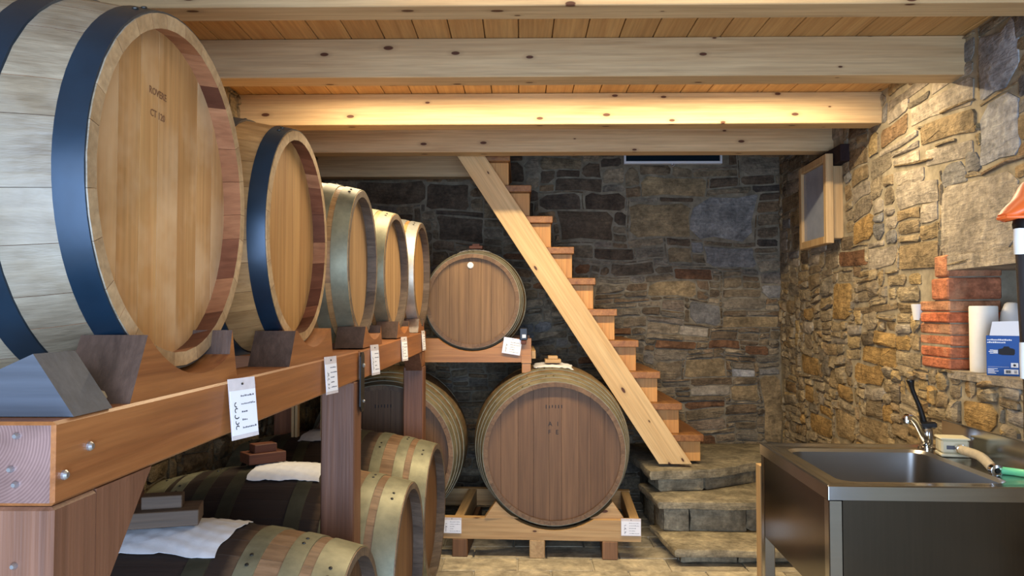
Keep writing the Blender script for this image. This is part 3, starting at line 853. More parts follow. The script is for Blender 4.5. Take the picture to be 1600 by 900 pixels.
# ------------------------------------------------------------------ the rack under the upper row
XF = -.548                                   # aisle face of the rack
ZR = 1.2723
rack = empty('barrel_rack', (-1.0, 2.6, 0), label='long brown timber rack carrying the upper row of barrels', cat='rack')
def ybeam(y0, y1, xr, z0a, z1a, z0b, z1b, wdt=.12):
    V, Fc = box(xr - wdt, xr, y0, y1, 0, 1, .004)
    def f(v):
        t = (v[1] - y0) / (y1 - y0); a = z0a + (z0b - z0a) * t; b = z1a + (z1b - z1a) * t
        zz = 0.004 if 0 < v[2] < 0.5 else (-.004 if 0.5 < v[2] < 1 else 0)
        return (v[0], v[1], (a if v[2] < .5 else b) + zz)
    return [f(v) for v in V], Fc
fbm = add('front_beam', *ybeam(.904, 2.62, XF, ZR - .099, ZR, ZR - .099, ZR), M['rack_beam'], rack)
fbm.data.materials.append(M['beam_end'])
for p_ in fbm.data.polygons:
    if p_.normal.y < -.8: p_.material_index = 1
add('front_beam', *ybeam(2.623, 4.44, XF + .006, ZR - .099, ZR, 1.187, 1.298), M['rack_beam'], rack)
add('rear_beam', *ybeam(.95, 4.40, -1.27, ZR - .099, ZR, 1.187, 1.29), M['rack_beam'], rack)
def post(y0, y1, xr, wdt, ztop, m='rack_post'):
    return add('post', *box(xr - wdt, xr, y0, y1, 0, ztop, .004), M[m], rack)
post(.904, 1.0, XF, .115, ZR - .100)
post(2.555, 2.665, XF, .112, ZR - .100)
post(4.325, 4.44, XF + .006, .112, 1.10)
add('bracket_block', *box(XF - .10, XF + .002, 4.32, 4.44, 1.101, 1.187, .004), M['rack_cross'], rack)
for yy in (1.2, 2.53, 4.3): post(yy, yy + .09, -1.275, .1, ZR - .100)
# diagonal gussets
def gusset(y0, y1, zt, ln):
    return add('gusset', *prism([(y0, zt), (y1, zt), (y0, zt - ln)], 'x', XF - .10, XF - .002), M['rack_post'], rack)
gusset(1.001, 1.150, ZR - .100, .165)
add('gusset', *prism([(4.318, 1.184), (4.20, 1.184), (4.318, 1.08)], 'x', XF - .09, XF), M['rack_post'], rack)
for yy in (2.56, 4.34):
    add('cross_bar', *box(-1.26, XF - .121, yy, yy + .1, ZR - .095, ZR - .01, .003), M['rack_cross'], rack)
def bolt(p, r=.006, axis='x'):
    V, Fc = lathe([(r, 0), (r, .003), (r * .6, .006)], 10, axis)
    if axis == 'y': V = [(v[0], -v[1], v[2]) for v in V]; Fc = [f[::-1] for f in Fc]
    return add('bolt', *xf((V, Fc), Matrix.Translation(p)), M['bolt_zinc'], rack)
for u, v in ((139, 697), (100, 742)):
    Y = -XF * 1200 / (812 - u); bolt((XF, Y, px(u, v, Y).z))
for u, v in ((27, 681), (18, 733), (25, 757)): bolt((px(u, v, .904).x, .904, px(u, v, .904).z), .004, 'y')
bolt((px(23, 884, .904).x, .904, px(23, 884, .904).z), .004, 'y')
# black strap plate over the beam joint
sp = [(2.60, 1.085), (2.622, 1.065), (2.652, 1.065), (2.66, 1.08), (2.66, 1.255), (2.645, 1.268), (2.615, 1.268), (2.60, 1.255)]
st = add('strap_plate', *prism(sp, 'x', XF + .0062, XF + .011), M['black_steel'], rack)
bolt((XF + .011, 2.64, 1.222), .008); bolt((XF + .011, 2.64, 1.10), .005)

# saddle blocks under the barrels
def saddle(b, y0, y1, dz, label, zbase, x1=XF - .004, wdt=.10, m='saddle_wood'):
    cy, cz = b.mid.y + math.sin(b.rz) * b.L / 2, b.mid.z
    rs = b.rh + .012
    hh = zbase + dz
    P = [(y0, zbase), (y1, zbase), (y1 - .028, hh)]
    ya = min(y1 - .04, cy + math.sqrt(max(rs ** 2 - (hh - cz) ** 2, .0001))); yb_ = max(y0 + .055, cy - math.sqrt(max(rs ** 2 - (hh - cz) ** 2, .0001)))
    for i in range(15):
        yy = ya + (yb_ - ya) * i / 14
        zz = cz - math.sqrt(rs ** 2 - (yy - cy) ** 2); P.append((yy, min(max(zz, zbase + .012), hh)))
    P.append((y0 + .05, hh))
    o = add('saddle_block', *prism(P, 'x', x1 - wdt, x1), M[m], None, 25)
    o.data.materials.append(M['saddle_end'])
    for p_ in o.data.polygons:
        if p_.normal.y < -.8: p_.material_index = 1
    return tag(o, label, 'saddle block', 'saddle blocks under the upper row')
saddle(UP[0], 1.087, 1.500, .096, 'brown hollowed block under the largest-looking barrel', ZR)
saddle(UP[1], 1.84, 2.27, .085, 'brown hollowed block under the second barrel of the upper row', ZR)
saddle(UP[2], 2.70, 3.08, .075, 'brown hollowed block under the third barrel of the upper row', ZR + .006)
saddle(UP[3], 3.45, 3.85, .075, 'brown hollowed block under the fourth barrel of the upper row', ZR + .017)
saddle(UP[4], 4.17, 4.44, .075, 'brown hollowed block under the farthest barrel of the upper row', ZR + .025)
# loose chock and pebble on the near end of the rack
ch = add('chock', *prism([(-.548, ZR + .001), (-.730, ZR + .001), (-.665, ZR + .048), (-.600, ZR + .078)], 'y', .943, 1.033), M['chock_wood_daylit'])
ch.rotation_euler = (0, 0, 0)
tag(ch, 'daylight-tinted grey wedge-shaped wooden chock on the near end of the rack', 'chock')
V, Fc = lathe([(.001, -.012), (.009, -.009), (.013, 0), (.010, .008), (.001, .012)], 14)
tag(add('cork_stopper', *xf((V, Fc), Matrix.Translation((-.585, 1.055, ZR + .0125)) @ Matrix.Diagonal((1.3, 1, 1, 1))), M['pebble'], None, 60), 'small rounded tan stopper between the grey chock and the first saddle block', 'stopper')

# ------------------------------------------------------------------ hanging card sleeves
def card(label, Mx, w_=.062, h_=.10, seed=0, group='cards pinned to the rack', portrait=True):
    """paper card in a clear sleeve; Mx maps (x right, y up, z out) to the world"""
    root = empty('sleeve_card', Mx.translation, 0, label, 'card', group)
    rotm = Mx.to_3x3().to_4x4()
    def part(nm, VF, m, par=root):
        o = addl(nm, *xf(VF, rotm), M[m], par, 0); return o
    sl = h_ * (.20 if portrait else .16)
    part('sleeve', box(-w_ / 2, w_ / 2, -h_ / 2, h_ / 2, -.0012, 0), 'sleeve')
    part('paper', box(-w_ / 2 + .002, w_ / 2 - .002, -h_ / 2 + (.008 if portrait else .003), h_ / 2 - sl, .0001, .0009), 'paper')
    part('pin', xf(lathe([(.0022, 0), (.0022, .002), (.001, .003)], 8), Matrix.Translation((0, h_ / 2 - sl * .5, 0))), 'rivet_steel')
    rg = random.Random(seed); q = []; z0, z1 = .00095, .0012
    ww, hh = w_ - .004, h_ - sl - (.008 if portrait else .003); oy = -h_ / 2 + (.008 if portrait else .003)
    # emblem at the left: a column of curled strokes
    for i in range(5):
        yy = oy + hh * (.16 + .13 * i); rr = hh * .05
        th0 = rg.uniform(0, 3)
        pts = [(-ww * .30 + rr * math.cos(th0 + t * .7) * (1.1 if i != 2 else 1.5), yy + rr * math.sin(th0 + t * .7)) for t in range(6)]
        for a, b in zip(pts[:-1], pts[1:]):
            d = Vector((b[0] - a[0], b[1] - a[1], 0)); n = Vector((-d.y, d.x, 0)).normalized() * hh * .012
            V = [(a[0] + n.x, a[1] + n.y, z1), (a[0] - n.x, a[1] - n.y, z1), (b[0] - n.x, b[1] - n.y, z1), (b[0] + n.x, b[1] + n.y, z1)]
            q.append((V, [(0, 1, 2, 3)]))
    part('emblem', join(*q), 'ink')
    q = []
    for i in range(5):                         # lines of writing
        yy = oy + hh * (.86 - .18 * i); x = -ww * .10
        end = ww * (.42 if i in (0, 1, 4) else rg.uniform(.05, .25))
        while x < end:
            l = rg.uniform(.02, .07) * ww; q.append(box(x, x + l, yy - hh * .012, yy + hh * rg.uniform(.008, .03), z0, z1)); x += l + ww * .018
    part('writing', join(*q), 'ink_soft')
    return root
def on_face(u, v, Y, X):                      # card on the aisle face of the rack: x runs away from the camera
    p = px(u, v, Y)
    return p
def aisle(u, v, lean=0.0, X=XF, tw=0.0):
    Y = -X * 1200 / (812 - u); z = px(u, v, Y).z
    rot = Matrix(((0, 0, 1, 0), (1, 0, 0, 0), (0, 1, 0, 0), (0, 0, 0, 1)))
    return Matrix.Translation((X + .004, Y, z)) @ Matrix.Rotation(R(tw), 4, 'Z') @ Matrix.Rotation(R(lean), 4, 'Y') @ rot
card('large clear-sleeved card on the rack beam below the first saddle block', aisle(378, 637, -6, XF + .017, -18), .078, .114, 1)
card('sleeved card on the rack beam just left of the black strap plate', aisle(516, 586, -4, XF + .013, -12), .074, .105, 2)
card('sleeved card on the rack beam just right of the black strap plate', aisle(585, 562, -4, XF + .015, -12), .074, .11, 3)
card('sleeved card on the rack beam near its far end', aisle(631, 545, -4, XF + .015, -12), .074, .11, 4)
card('pale sleeved card on the corner of the rack by the raised barrel', aisle(661, 532, -4, XF + .012, -8), .062, .11, 5)

# ------------------------------------------------------------------ cloths and weights on the barrels
def cloth(b, x0, x1, a0, a1, label, seed, mat='cloth_white', nx=26, na=26):
    rg = random.Random(seed); ph = [rg.uniform(0, 6) for _ in range(6)]
    V = []; Fc = []
    for lay in (0, 1):
        for i in range(nx + 1):
            for k in range(na + 1):
                s, t = i / nx, k / na
                x = x0 + (x1 - x0) * s + .005 * math.sin(ph[0] + 6 * t) + .003 * math.sin(ph[1] + 17 * t)
                a = a0 + (a1 - a0) * t + .012 * math.sin(ph[2] + 6 * s) + .008 * math.sin(ph[3] + 19 * s)
                wr =   .0045 + .0012 * math.sin(ph[4] + 46 * s + 9 * t) + .0012 * math.sin(ph[5] + 14 * s - 38 * t) + .0010 * math.sin(70 * s + 31 * t)
                V.append(on_barrel(b, x, a, max(wr, .0035) + (.0015 if lay else 0)))
    N = (nx + 1) * (na + 1)
    def id(l, i, k): return l * N + i * (na + 1) + k
    for i in range(nx):
        for k in range(na):
            Fc.append((id(1, i, k), id(1, i, k + 1), id(1, i + 1, k + 1), id(1, i + 1, k)))
            Fc.append((id(0, i, k), id(0, i + 1, k), id(0, i + 1, k + 1), id(0, i, k + 1)))
    for i in range(nx):
        Fc.append((id(0, i, 0), id(1, i, 0), id(1, i + 1, 0), id(0, i + 1, 0))); Fc.append((id(0, i, na), id(0, i + 1, na), id(1, i + 1, na), id(1, i, na)))
    for k in range(na):
        Fc.append((id(0, 0, k), id(0, 0, k + 1), id(1, 0, k + 1), id(1, 0, k))); Fc.append((id(0, nx, k), id(1, nx, k), id(1, nx, k + 1), id(0, nx, k + 1)))
    return tag(add('cloth', V, Fc, M[mat], None, 60), label, 'cloth', 'cloths over the barrel bungs')
def weight(b, x, a, size, top, rz, label, m='block_wood', lift=.013):
    p = on_barrel(b, x, a, lift)
    root = empty('wooden_weight', p, rz, label, 'weight', 'wooden weights on the barrels')
    sx, sy, sz = size; tx, ty, tz = top
    addl('lower_block', *box(-sx / 2, sx / 2, -sy / 2, sy / 2, 0, sz, .002), M[m], root)
    addl('upper_block', *box(-tx / 2, tx / 2, -ty / 2, ty / 2, sz, sz + tz, .002), M[m], root)
    return root
# angle < 0 leans toward the camera for heads turned to +x
cloth(LOW[0], .335, .72, -.42, .30, 'bluish white cloth draped over the nearest floor barrel', 1)
weight(LOW[0], .545, -.04, (.20, .115, .043), (.105, .052, .036), R(16), 'grey brown stacked wooden block on the bluish white cloth')
cloth(LOW[1], .325, .60, -.38, .32, 'white cloth draped over the middle floor barrel beside the post', 2)
weight(LOW[1], .60, .08, (.15, .10, .04), (.09, .06, .032), R(40), 'dark reddish stacked wooden block behind the cloth of the middle barrel', 'block_red')
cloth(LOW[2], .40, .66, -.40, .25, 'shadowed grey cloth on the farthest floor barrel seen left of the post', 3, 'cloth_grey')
weight(LOW[2], .50, .05, (.20, .10, .03), (.12, .06, .025), R(5), 'dark wooden block on the shadowed grey cloth left of the post', 'block_red')
cloth(R2, .30, .52, -.22, .27, 'white cloth strip on top of the cask below the stairs', 4)
weight(R2, .42, .02, (.10, .12, .022), (.06, .08, .02), 0, 'small light wooden block on top of the cask below the stairs', 'pine_pallet')
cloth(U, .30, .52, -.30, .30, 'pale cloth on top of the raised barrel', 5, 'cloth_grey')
weight(U, .42, .0, (.09, .10, .02), (.05, .06, .015), 0, 'small dark wooden block on top of the raised barrel', 'block_red')

# shuttered crate end leaning behind the low row
cr = px(478, 650, 3.75)
cre = empty('slatted_panel', (cr.x, cr.y, .79), 0, 'grey slatted panel leaning in the dark behind the rack post', 'panel')
for k in range(9):
    add('slat', *box(cr.x - .055, cr.x + .075, cr.y + .002 * k, cr.y + .012 + .002 * k, 1.02 + k * .022, 1.038 + k * .022), M['slats_grey'], cre)
for s in (-.062, -.045, .08):
    add('upright', *box(cr.x + s - .006, cr.x + s + .006, cr.y - .01, cr.y + .03, .80, 1.23), M['lath_wood'], cre)

# ------------------------------------------------------------------ pallet under the big casks
pal = empty('cask_pallet', (-.25, 4.9, 0), -R(3.2), 'low pale pine pallet frame carrying the big casks', 'pallet')
Mi = (Matrix.Translation((-.25, 4.9, 0)) @ Matrix.Rotation(-R(3.2), 4, 'Z')).inverted()
def pal_beam(yl, b_list, name):
    zt, zb_ = .223, .104
    x0, x1 = -1.05, .965
    P = [(x0, zb_), (x1, zb_), (x1, zt)]
    for cx, cz, rr in b_list:
        half = math.sqrt(max(rr ** 2 - (zt - cz) ** 2, 0.0001))
        for i in range(17):
            x = cx + half * math.cos(math.pi * i / 16); P.append((x, cz - math.sqrt(rr ** 2 - (x - cx) ** 2)))
    P.append((x0, zt))
    return addl(name, *prism(P, 'y', yl, yl + .055), M['pine_pallet'], pal, 25)
cuts = []
for b in (R2, R1):
    p = Mi @ Vector((b.mid.x, 4.5, 0)); cuts.append((p.x, b.mid.z, .437))
pal_beam(-.435, cuts, 'front_rail')
cuts2 = []
for b in (R2, R1):
    p = Mi @ Vector((b.mid.x, 5.25, 0)); cuts2.append((p.x, b.mid.z, .48))
pal_beam(.30, cuts2, 'rear_rail')
for x in (-1.02, -.11, .905):
    addl('side_rail', *box(x, x + .055, -.379, .299, .115, .222, .003), M['pine_pallet_deep'], pal)
for x in (-.95, -.115, .33, .745):
    addl('foot', *box(x, x + .088, -.437, .36, 0, .103, .004), M['foot_wood' if x not in (.33,) else 'pine_pallet_deep'], pal)
wl = []
for sx, nm in ((-1, 'a'), (1, 'b')):
    cx, cz = R2.mid.x, R2.mid.z
    P = []
    xo = cx + sx * .375; xi = cx + sx * .14
    zt = .224
    for i in range(9):
        x = cx + sx * (.16 + (.335 - .16) * i / 8); P.append((x, max(zt, cz - math.sqrt(.434 ** 2 - (x - cx) ** 2))))
    P = [(cx + sx * .205, zt)] + [p for p in P if p[1] > zt + .002] + [(cx + sx * .40, zt)]
    o = add('wedge_block', *prism(P, 'y', 4.455, 4.53), M['pine_pallet'], None, 25)
    tag(o, 'pale pine wedge against the %s side of the big cask below the stairs' % ('left' if sx < 0 else 'right'), 'wedge', 'wedges beside the big cask')
# cards on the pallet
def front_card(u, v, Y, label, seed, w_, h_, rz=0.0, roll=0.0):
    p = px(u, v, Y)
    rot = Matrix(((1, 0, 0, 0), (0, 0, -1, 0), (0, 1, 0, 0), (0, 0, 0, 1)))
    return card(label, Matrix.Translation(p) @ Matrix.Rotation(rz, 4, 'Z') @ Matrix.Rotation(R(roll), 4, 'Y') @ rot, w_, h_, seed, 'cards on the back racks', False)
def pal_front(x): return (Mi.inverted() @ Vector((x, -.437, 0))).y
front_card(986, 824, 4.408, 'white sleeved card on the right end of the pallet rail', 8, .112, .098, -R(3.2), 0)
front_card(706, 821, 4.466, 'white sleeved card on the pallet rail partly hidden by the low barrel', 9, .112, .09, -R(3.2), 0)

# ------------------------------------------------------------------ raised stand of the barrel by the stairs
stand = empty('barrel_stand', (pu.x, 4.85, 1.0), 0, 'short honey-coloured timber stand carrying the raised barrel', 'stand')
def stand_beam(y0, y1, name):
    zb_, zt = px(740, 566, 4.72).z, px(740, 529, 4.72).z
    x0, x1 = px(664, 540, 4.72).x, px(830, 540, 4.72).x
    P = [(x0, zb_), (x1, zb_), (x1, zt)]
    rr = .312 if y0 < 5 else .325; cx, cz = pu.x, pu.z; half = math.sqrt(max(rr ** 2 - (zt - cz) ** 2, .001))
    for i in range(17):
        x = cx + half * math.cos(math.pi * i / 16); P.append((x, cz - math.sqrt(rr ** 2 - (x - cx) ** 2)))
    P.append((x0, zt))
    return add(name, *prism(P, 'y', y0, y1), M['stand_wood'], stand, 25), x1, zb_, zt
_, sx1, szb, szt = stand_beam(4.715, 4.80, 'front_beam')
stand_beam(5.45, 5.53, 'rear_beam')
zl = R2.mid.z + math.sqrt(.46 ** 2 - .17 ** 2) + .012
add('leg', *box(sx1 - .058, sx1 - .002, 4.716, 4.80, zl, szb - .001, .003), M['stand_wood'], stand)
add('leg_cap', *box(sx1 - .060, sx1 + .001, 4.7115, 4.716, szb - .005, szb + .042, .001), M['stand_wood'], stand)
add('side_rail', *box(sx1 + .001, sx1 + .028, 4.74, 5.5, szb + .02, szb + .07, .003), M['pine_pallet_deep'], stand)
front_card(800, 541, 4.700, 'tilted white sleeved card on the stand of the raised barrel', 10, .112, .098, 0, 9)
gp = px(818, 524, 4.69)
gd = empty('black_gauge', (gp.x, 4.70, gp.z - .045), 0, 'small black gauge clipped on the stand beside the raised barrel', 'gauge')
add('case', *box(gp.x - .024, gp.x + .024, 4.684, 4.712, gp.z - .03, gp.z + .045, .004), M['black_plastic'], gd)
add('display', *box(gp.x - .008, gp.x + .014, 4.682, 4.684, gp.z - .015, gp.z + .005), M['paper'], gd)
add('clip', *box(gp.x - .016, gp.x + .016, 4.686, 4.714, gp.z - .055, gp.z - .031, .003), M['block_red'], gd)

# ------------------------------------------------------------------ wooden stairs
YS = 4.90
stairs = empty('staircase', (0.6, 5.3, .43), 0, 'steep pine staircase rising to the left against the stone wall', 'stairs')
def SP(u, v): p = px(u, v, YS); return (p.x, p.z)
bl, br = SP(1030, 725), SP(1081, 725)
tl, tr = SP(714, 243), SP(757, 243)
def ext(a, b, z):
    t = (z - b[1]) / (a[1] - b[1]); return (b[0] + (a[0] - b[0]) * t, z)
zt = 2.55
V, Fc = prism([bl, br, ext(tr, br, zt), ext(tl, bl, zt)], 'y', YS, YS + .045)
# lay the stringer's grain along its length: build it upright, then lean it
dirv = Vector((tl[0] - bl[0], 0, tl[1] - bl[1])).normalized(); th = math.atan2(dirv.x, dirv.z)
c = sum((Vector(v) for v in V), Vector()) / len(V)
Ri = Matrix.Rotation(-th, 4, 'Y')
o = new_obj('stringer', mesh_of('stringer', [Ri @ (Vector(v) - c) for v in V], Fc, 30), M['pine_stringer'], stairs, c - stairs.location)
o.rotation_euler = (0, th, 0)
NX0, NZ, RUN, RISE = px(1099.5, 679, YS + .05).x, px(1099.5, 679, YS + .05).z, .1375, .2005
z0 = bl[1]
for k in range(11):
    xn = NX0 - RUN * k; zt_ = NZ + RISE * k
    if zt_ > 2.5: break
    add('tread', *box(xn - .215, xn, YS + .047, YB - .06, zt_ - .044, zt_, .003), M['pine_tread'], stairs)
    lo = z0 if k == 0 else zt_ - RISE + .0005
    add('side_block', *box(xn - .17, xn - .010, YS + .100, YS + .14, lo, zt_ - .0445, .002), M['pine_riser'], stairs)
    add('riser', *box(xn - .032, xn - .010, YS + .141, YB - .06, lo, zt_ - .0445, .002), M['pine_riser'], stairs)

# ------------------------------------------------------------------ stone steps at their foot
steps = empty('stone_steps', (1.35, 4.9, 0), 0, 'worn stone steps leading up to the foot of the wooden stairs', 'steps')
rng = random.Random(17)
def rough_slab(poly, z0, z1, name='slab', m='step_stone', sub=7):
    """flat stone slab with a broken edge"""
    P = []
    n = len(poly)
    for i in range(n):
        a, b = Vector(poly[i]), Vector(poly[(i + 1) % n])
        for k in range(sub):
            q = a.lerp(b, k / sub); j = .007 if 0 < k else .002
            P.append(q + Vector((rng.uniform(-j, j), rng.uniform(-j, j))))
    c = sum(P, Vector((0, 0))) / len(P); N = len(P); V = []; Fc = []
    mid = (z0 + z1) / 2
    for s, z, jz in ((.985, z0, .002), (1.0, mid, .008), (.99, z1 - .004, .003), (.965, z1, .002)):
        for q in P:
            d = q - c; V.append((c.x + d.x * s + rng.uniform(-.003, .003), c.y + d.y * s + rng.uniform(-.003, .003), z + rng.uniform(-jz, jz)))
    for r in range(3):
        for i in range(N):
            k = (i + 1) % N; Fc.append((r * N + i, r * N + k, (r + 1) * N + k, (r + 1) * N + i))
    Fc.append(tuple(range(N))[::-1]); Fc.append(tuple(range(3 * N, 4 * N)))
    return add(name, V, Fc, M[m], steps, 40)
xr = 1.87
rough_slab([(.855, 4.30), (xr, 4.28), (xr, 4.80), (.80, 4.80)], .055, .095)
rough_slab([(.815, 4.60), (xr, 4.56), (xr, 5.30), (.78, 5.10)], .243, .287)
rough_slab([(.80, 4.78), (1.18, 4.84), (xr, 5.28), (xr, YB - .05), (.74, YB - .05)], .372, .428)
def riser_stone(x0, x1, y0, y1, z0, z1, d=.18):
    V, Fc = stone_mesh(math.hypot(x1 - x0, y1 - y0), z1 - z0, .02, rng, .5)
    V = [(v[0], v[1] + (d if v[1] > 0.01 else 0), v[2]) for v in V]
    rz = math.atan2(y1 - y0, x1 - x0)
    T = Matrix.Translation(((x0 + x1) / 2, (y0 + y1) / 2 + .02, (z0 + z1) / 2)) @ Matrix.Rotation(rz, 4, 'Z')
    return add('riser_stone', *xf((V, Fc), T), M['step_stone'], steps, 38)
for a, b in ((.90, 1.22), (1.22, 1.62), (1.62, xr)): riser_stone(a, b, 4.36, 4.36, 0.0, .056)
for a, b in ((.865, 1.02), (1.02, 1.36), (1.36, xr)): riser_stone(a, b, 4.67, 4.65, .092, .244)
for a, b, c, d in ((.86, 1.16, 4.84, 4.88), (1.16, 1.54, 4.88, 5.10), (1.54, xr, 5.10, 5.32)): riser_stone(a, b, c, d, .285, .374)
for a, b, z0_, z1_ in ((4.70, 5.05, .0, .243), (5.05, 5.45, .0, .243), (4.86, 5.2, .287, .372), (5.2, 5.6, .287, .372)):
    V, Fc = stone_mesh(b - a, z1_ - z0_, .02, rng, .5)
    add('side_stone', *xf((V, Fc), Matrix.Translation((.885, (a + b) / 2, (z0_ + z1_) / 2)) @ Matrix.Rotation(-math.pi / 2, 4, 'Z')), M['step_stone'], steps, 38)
add('core', *join(box(.90, xr, 4.42, 5.81, 0, .05), box(.90, xr, 4.88, 5.81, .05, .24), box(.90, xr, 5.36, 5.81, .24, .37)), M['mortar_back'], steps, 0)

# ------------------------------------------------------------------ steel sink
ZS = .87
sc = px(1293, 748, 2.40)
sink = empty('steel_sink', (sc.x, 2.40, 0), -R(2.6), 'freestanding stainless steel sink with deep side panels by the right wall', 'sink')
SW, SD = .745, .79
def rr_loop(x0, x1, y0, y1, r, z, n=6):
    P = []
    for cx, cy, a0 in ((x1 - r, y0 + r, -90), (x1 - r, y1 - r, 0), (x0 + r, y1 - r, 90), (x0 + r, y0 + r, 180)):
        for i in range(n + 1):
            a = R(a0 + 90 * i / n); P.append((cx + r * math.cos(a), cy + r * math.sin(a), z))
    return P
def loft(loops, cap_first=False, cap_last=False):
    V = []; Fc = []; n = len(loops[0])
    for l in loops: V += l
    for i in range(len(loops) - 1):
        for k in range(n):
            q = (k + 1) % n; Fc.append((i * n + k, i * n + q, (i + 1) * n + q, (i + 1) * n + k))
    if cap_first: Fc.append(tuple(range(n))[::-1])
    if cap_last: Fc.append(tuple(range((len(loops) - 1) * n, len(loops) * n)))
    return V, Fc
bx0, bx1, by0, by1 = .085, SW - .15, .10, SD - .10
top = [rr_loop(0, SW, 0, SD, .004, ZS - .045), rr_loop(0, SW, 0, SD, .004, ZS - .004), rr_loop(.004, SW - .004, .004, SD - .004, .004, ZS),
       rr_loop(.02, SW - .02, .02, SD - .02, .006, ZS), rr_loop(.03, SW - .03, .03, SD - .03, .008, ZS - .006),
       rr_loop(bx0 - .012, bx1 + .012, by0 - .012, by1 + .012, .06, ZS - .007)]
addl('rim', *loft(top), M['stainless'], sink, 30)
bas = [rr_loop(bx0 - .012, bx1 + .012, by0 - .012, by1 + .012, .06, ZS - .007), rr_loop(bx0, bx1, by0, by1, .055, ZS - .018),
       rr_loop(bx0 + .012, bx1 - .012, by0 + .012, by1 - .012, .06, ZS - .27), rr_loop(bx0 + .05, bx1 - .05, by0 + .05, by1 - .05, .05, ZS - .31)]
addl('basin', *loft(bas, False, True), M['stainless_basin'], sink, 40)
drain = addl('drain', *xf(lathe([(.04, 0), (.04, .003), (.03, .004), (.028, .001), (.001, .001)], 20), Matrix.Translation(((bx0 + bx1) / 2, (by0 + by1) / 2, ZS - .31))), M['chrome'], sink)
lw_ = .042
for x in (.004, SW - .004 - lw_):
    for y_ in (.004, SD - .004 - lw_):
        addl('leg', *box(x, x + lw_, y_, y_ + lw_, 0.012, ZS - .046, .003), M['stainless'], sink)
        addl('foot', *xf(lathe([(.018, 0), (.018, .009), (.012, .012)], 12), Matrix.Translation((x + lw_ / 2, y_ + lw_ / 2, 0))), M['black_plastic'], sink)
ZP = .50
addl('front_panel', *box(.047, SW - .047, .006, .018, ZP, ZS - .046), M['stainless_dark'], sink)
addl('left_panel', *box(.006, .018, .047, SD - .047, ZP, ZS - .046), M['stainless_dark'], sink)
addl('right_panel', *box(SW - .018, SW - .006, .047, SD - .047, ZP, ZS - .046), M['stainless_dark'], sink)
addl('backsplash', *join(box(SW - .016, SW - .001, .0, SD, ZS - .002, ZS + .10, .002)), M['stainless'], sink)
SM = Matrix.Translation(sink.location) @ Matrix.Rotation(-R(2.6), 4, 'Z')
# mixer tap
tp = SM @ Vector((SW - .105, SD - .060, ZS - .006))
tap = empty('mixer_tap', tp, 0, 'chrome mixer tap with a tall black lever at the back of the sink', 'tap')
tap.scale = (1.3, 1.3, 1.0)
addl('body', *lathe([(.024, 0), (.024, .006), (.018, .009), (.018, .075), (.016, .080)], 20), M['chrome'], tap, 40)
addl('cap', *box(-.034, .026, -.021, .021, .080, .106, .006), M['black_plastic'], tap)
addl('lever', *tube(smooth_path([(-.006, 0, .10), (-.020, -.004, .16), (-.042, -.008, .225), (-.050, -.010, .262), (-.052, -.010, .275)], 4), [.009, .009, .0085, .008, .0075, .007, .007, .007, .007, .007, .008, .009, .0105, .0115, .011, .009, .006], 12), M['black_plastic'], tap, 60)
addl('spout', *tube(smooth_path([(-.008, -.012, .025), (-.022, -.03, .045), (-.055, -.055, .105), (-.082, -.07, .135), (-.098, -.078, .138)], 5), .0105, 12), M['chrome'], tap, 60)
addl('aerator', *xf(lathe([(.012, 0), (.013, .018), (.011, .03)], 14), Matrix.Translation((-.100, -.079, .112))), M['chrome'], tap, 40)
# inline water meter, hose, clamp ring and green hose lying on the right rim
wm = SM @ Vector((SW - .088, SD - .225, ZS - .004))
met = empty('water_meter', wm, R(-14), 'cream plastic meter box plumbed beside the tap on the sink rim', 'meter')
addl('case', *box(-.047, .047, -.042, .042, .012, .062, .007), M['cream_plastic'], met)
addl('lid', *box(-.051, .051, -.046, .046, .062, .070, .003), M['cream_plastic'], met)
addl('base', *box(-.049, .049, -.044, .044, 0, .0115, .003), M['cream_plastic'], met)
addl('slot', *box(-.030, .012, -.0435, -.042, .028, .042), M['ink_soft'], met)
addl('coupling', *xf(lathe([(.013, 0), (.013, .012), (.018, .012), (.018, .03), (.012, .032), (.012, .05)], 16, 'y'), Matrix.Translation((.010, -.085, .034))), M['chrome'], met, 30)
addl('inlet_pipe', *tube([(-.005, .042, .032), (-.005, .10, .032)], .011, 12), M['chrome'], met, 60)
pA = wm + Matrix.Rotation(R(-14), 3, 'Z') @ Vector((.010, -.084, .034))
pB = px(1556, 735, 2.60)
mid = (pA + pB) / 2 + Vector((.006, 0, .012))
tag(add('clear_hose', *tube(smooth_path([pA, mid, pB + Vector((0, .018, .004))], 8), .0165, 14), M['hose_braid'], None, 60), 'translucent braided hose running from the cream meter box', 'hose')
vl = empty('hose_coupling', pB, 0, 'chrome ring coupling joining the clear and the green hose', 'coupling')
addl('ring', *lathe([(.019, -.010), (.021, -.009), (.021, .009), (.019, .010), (.012, .010), (.010, .004), (.010, -.010)], 20, 'y'), M['chrome'], vl, 30)
addl('hub', *lathe([(.008, -.014), (.008, .012), (.003, .016)], 12, 'y'), M['black_steel'], vl, 30)
addl('lug', *box(.010, .026, -.006, .006, -.026, -.014, .002), M['chrome'], vl)
tag(add('green_hose', *tube(smooth_path([pB + Vector((.020, -.002, .0)), pB + Vector((.05, -.03, .0)), pB + Vector((.085, -.10, .002)), pB + Vector((.10, -.19, .0))], 8), .0125, 14), M['hose_green'], None, 60), 'mint green hose end at the right edge of the sink', 'hose')
# thin upright lath behind the sink
lp = px(1190.5, 800, 3.26)
V, Fc = box(lp.x - .012, lp.x + .012, 3.24, 3.30, 0, .765, .002)
tag(add('lath', V, Fc, M['lath_wood']), 'thin pale wooden lath standing behind the left side of the sink', 'lath')

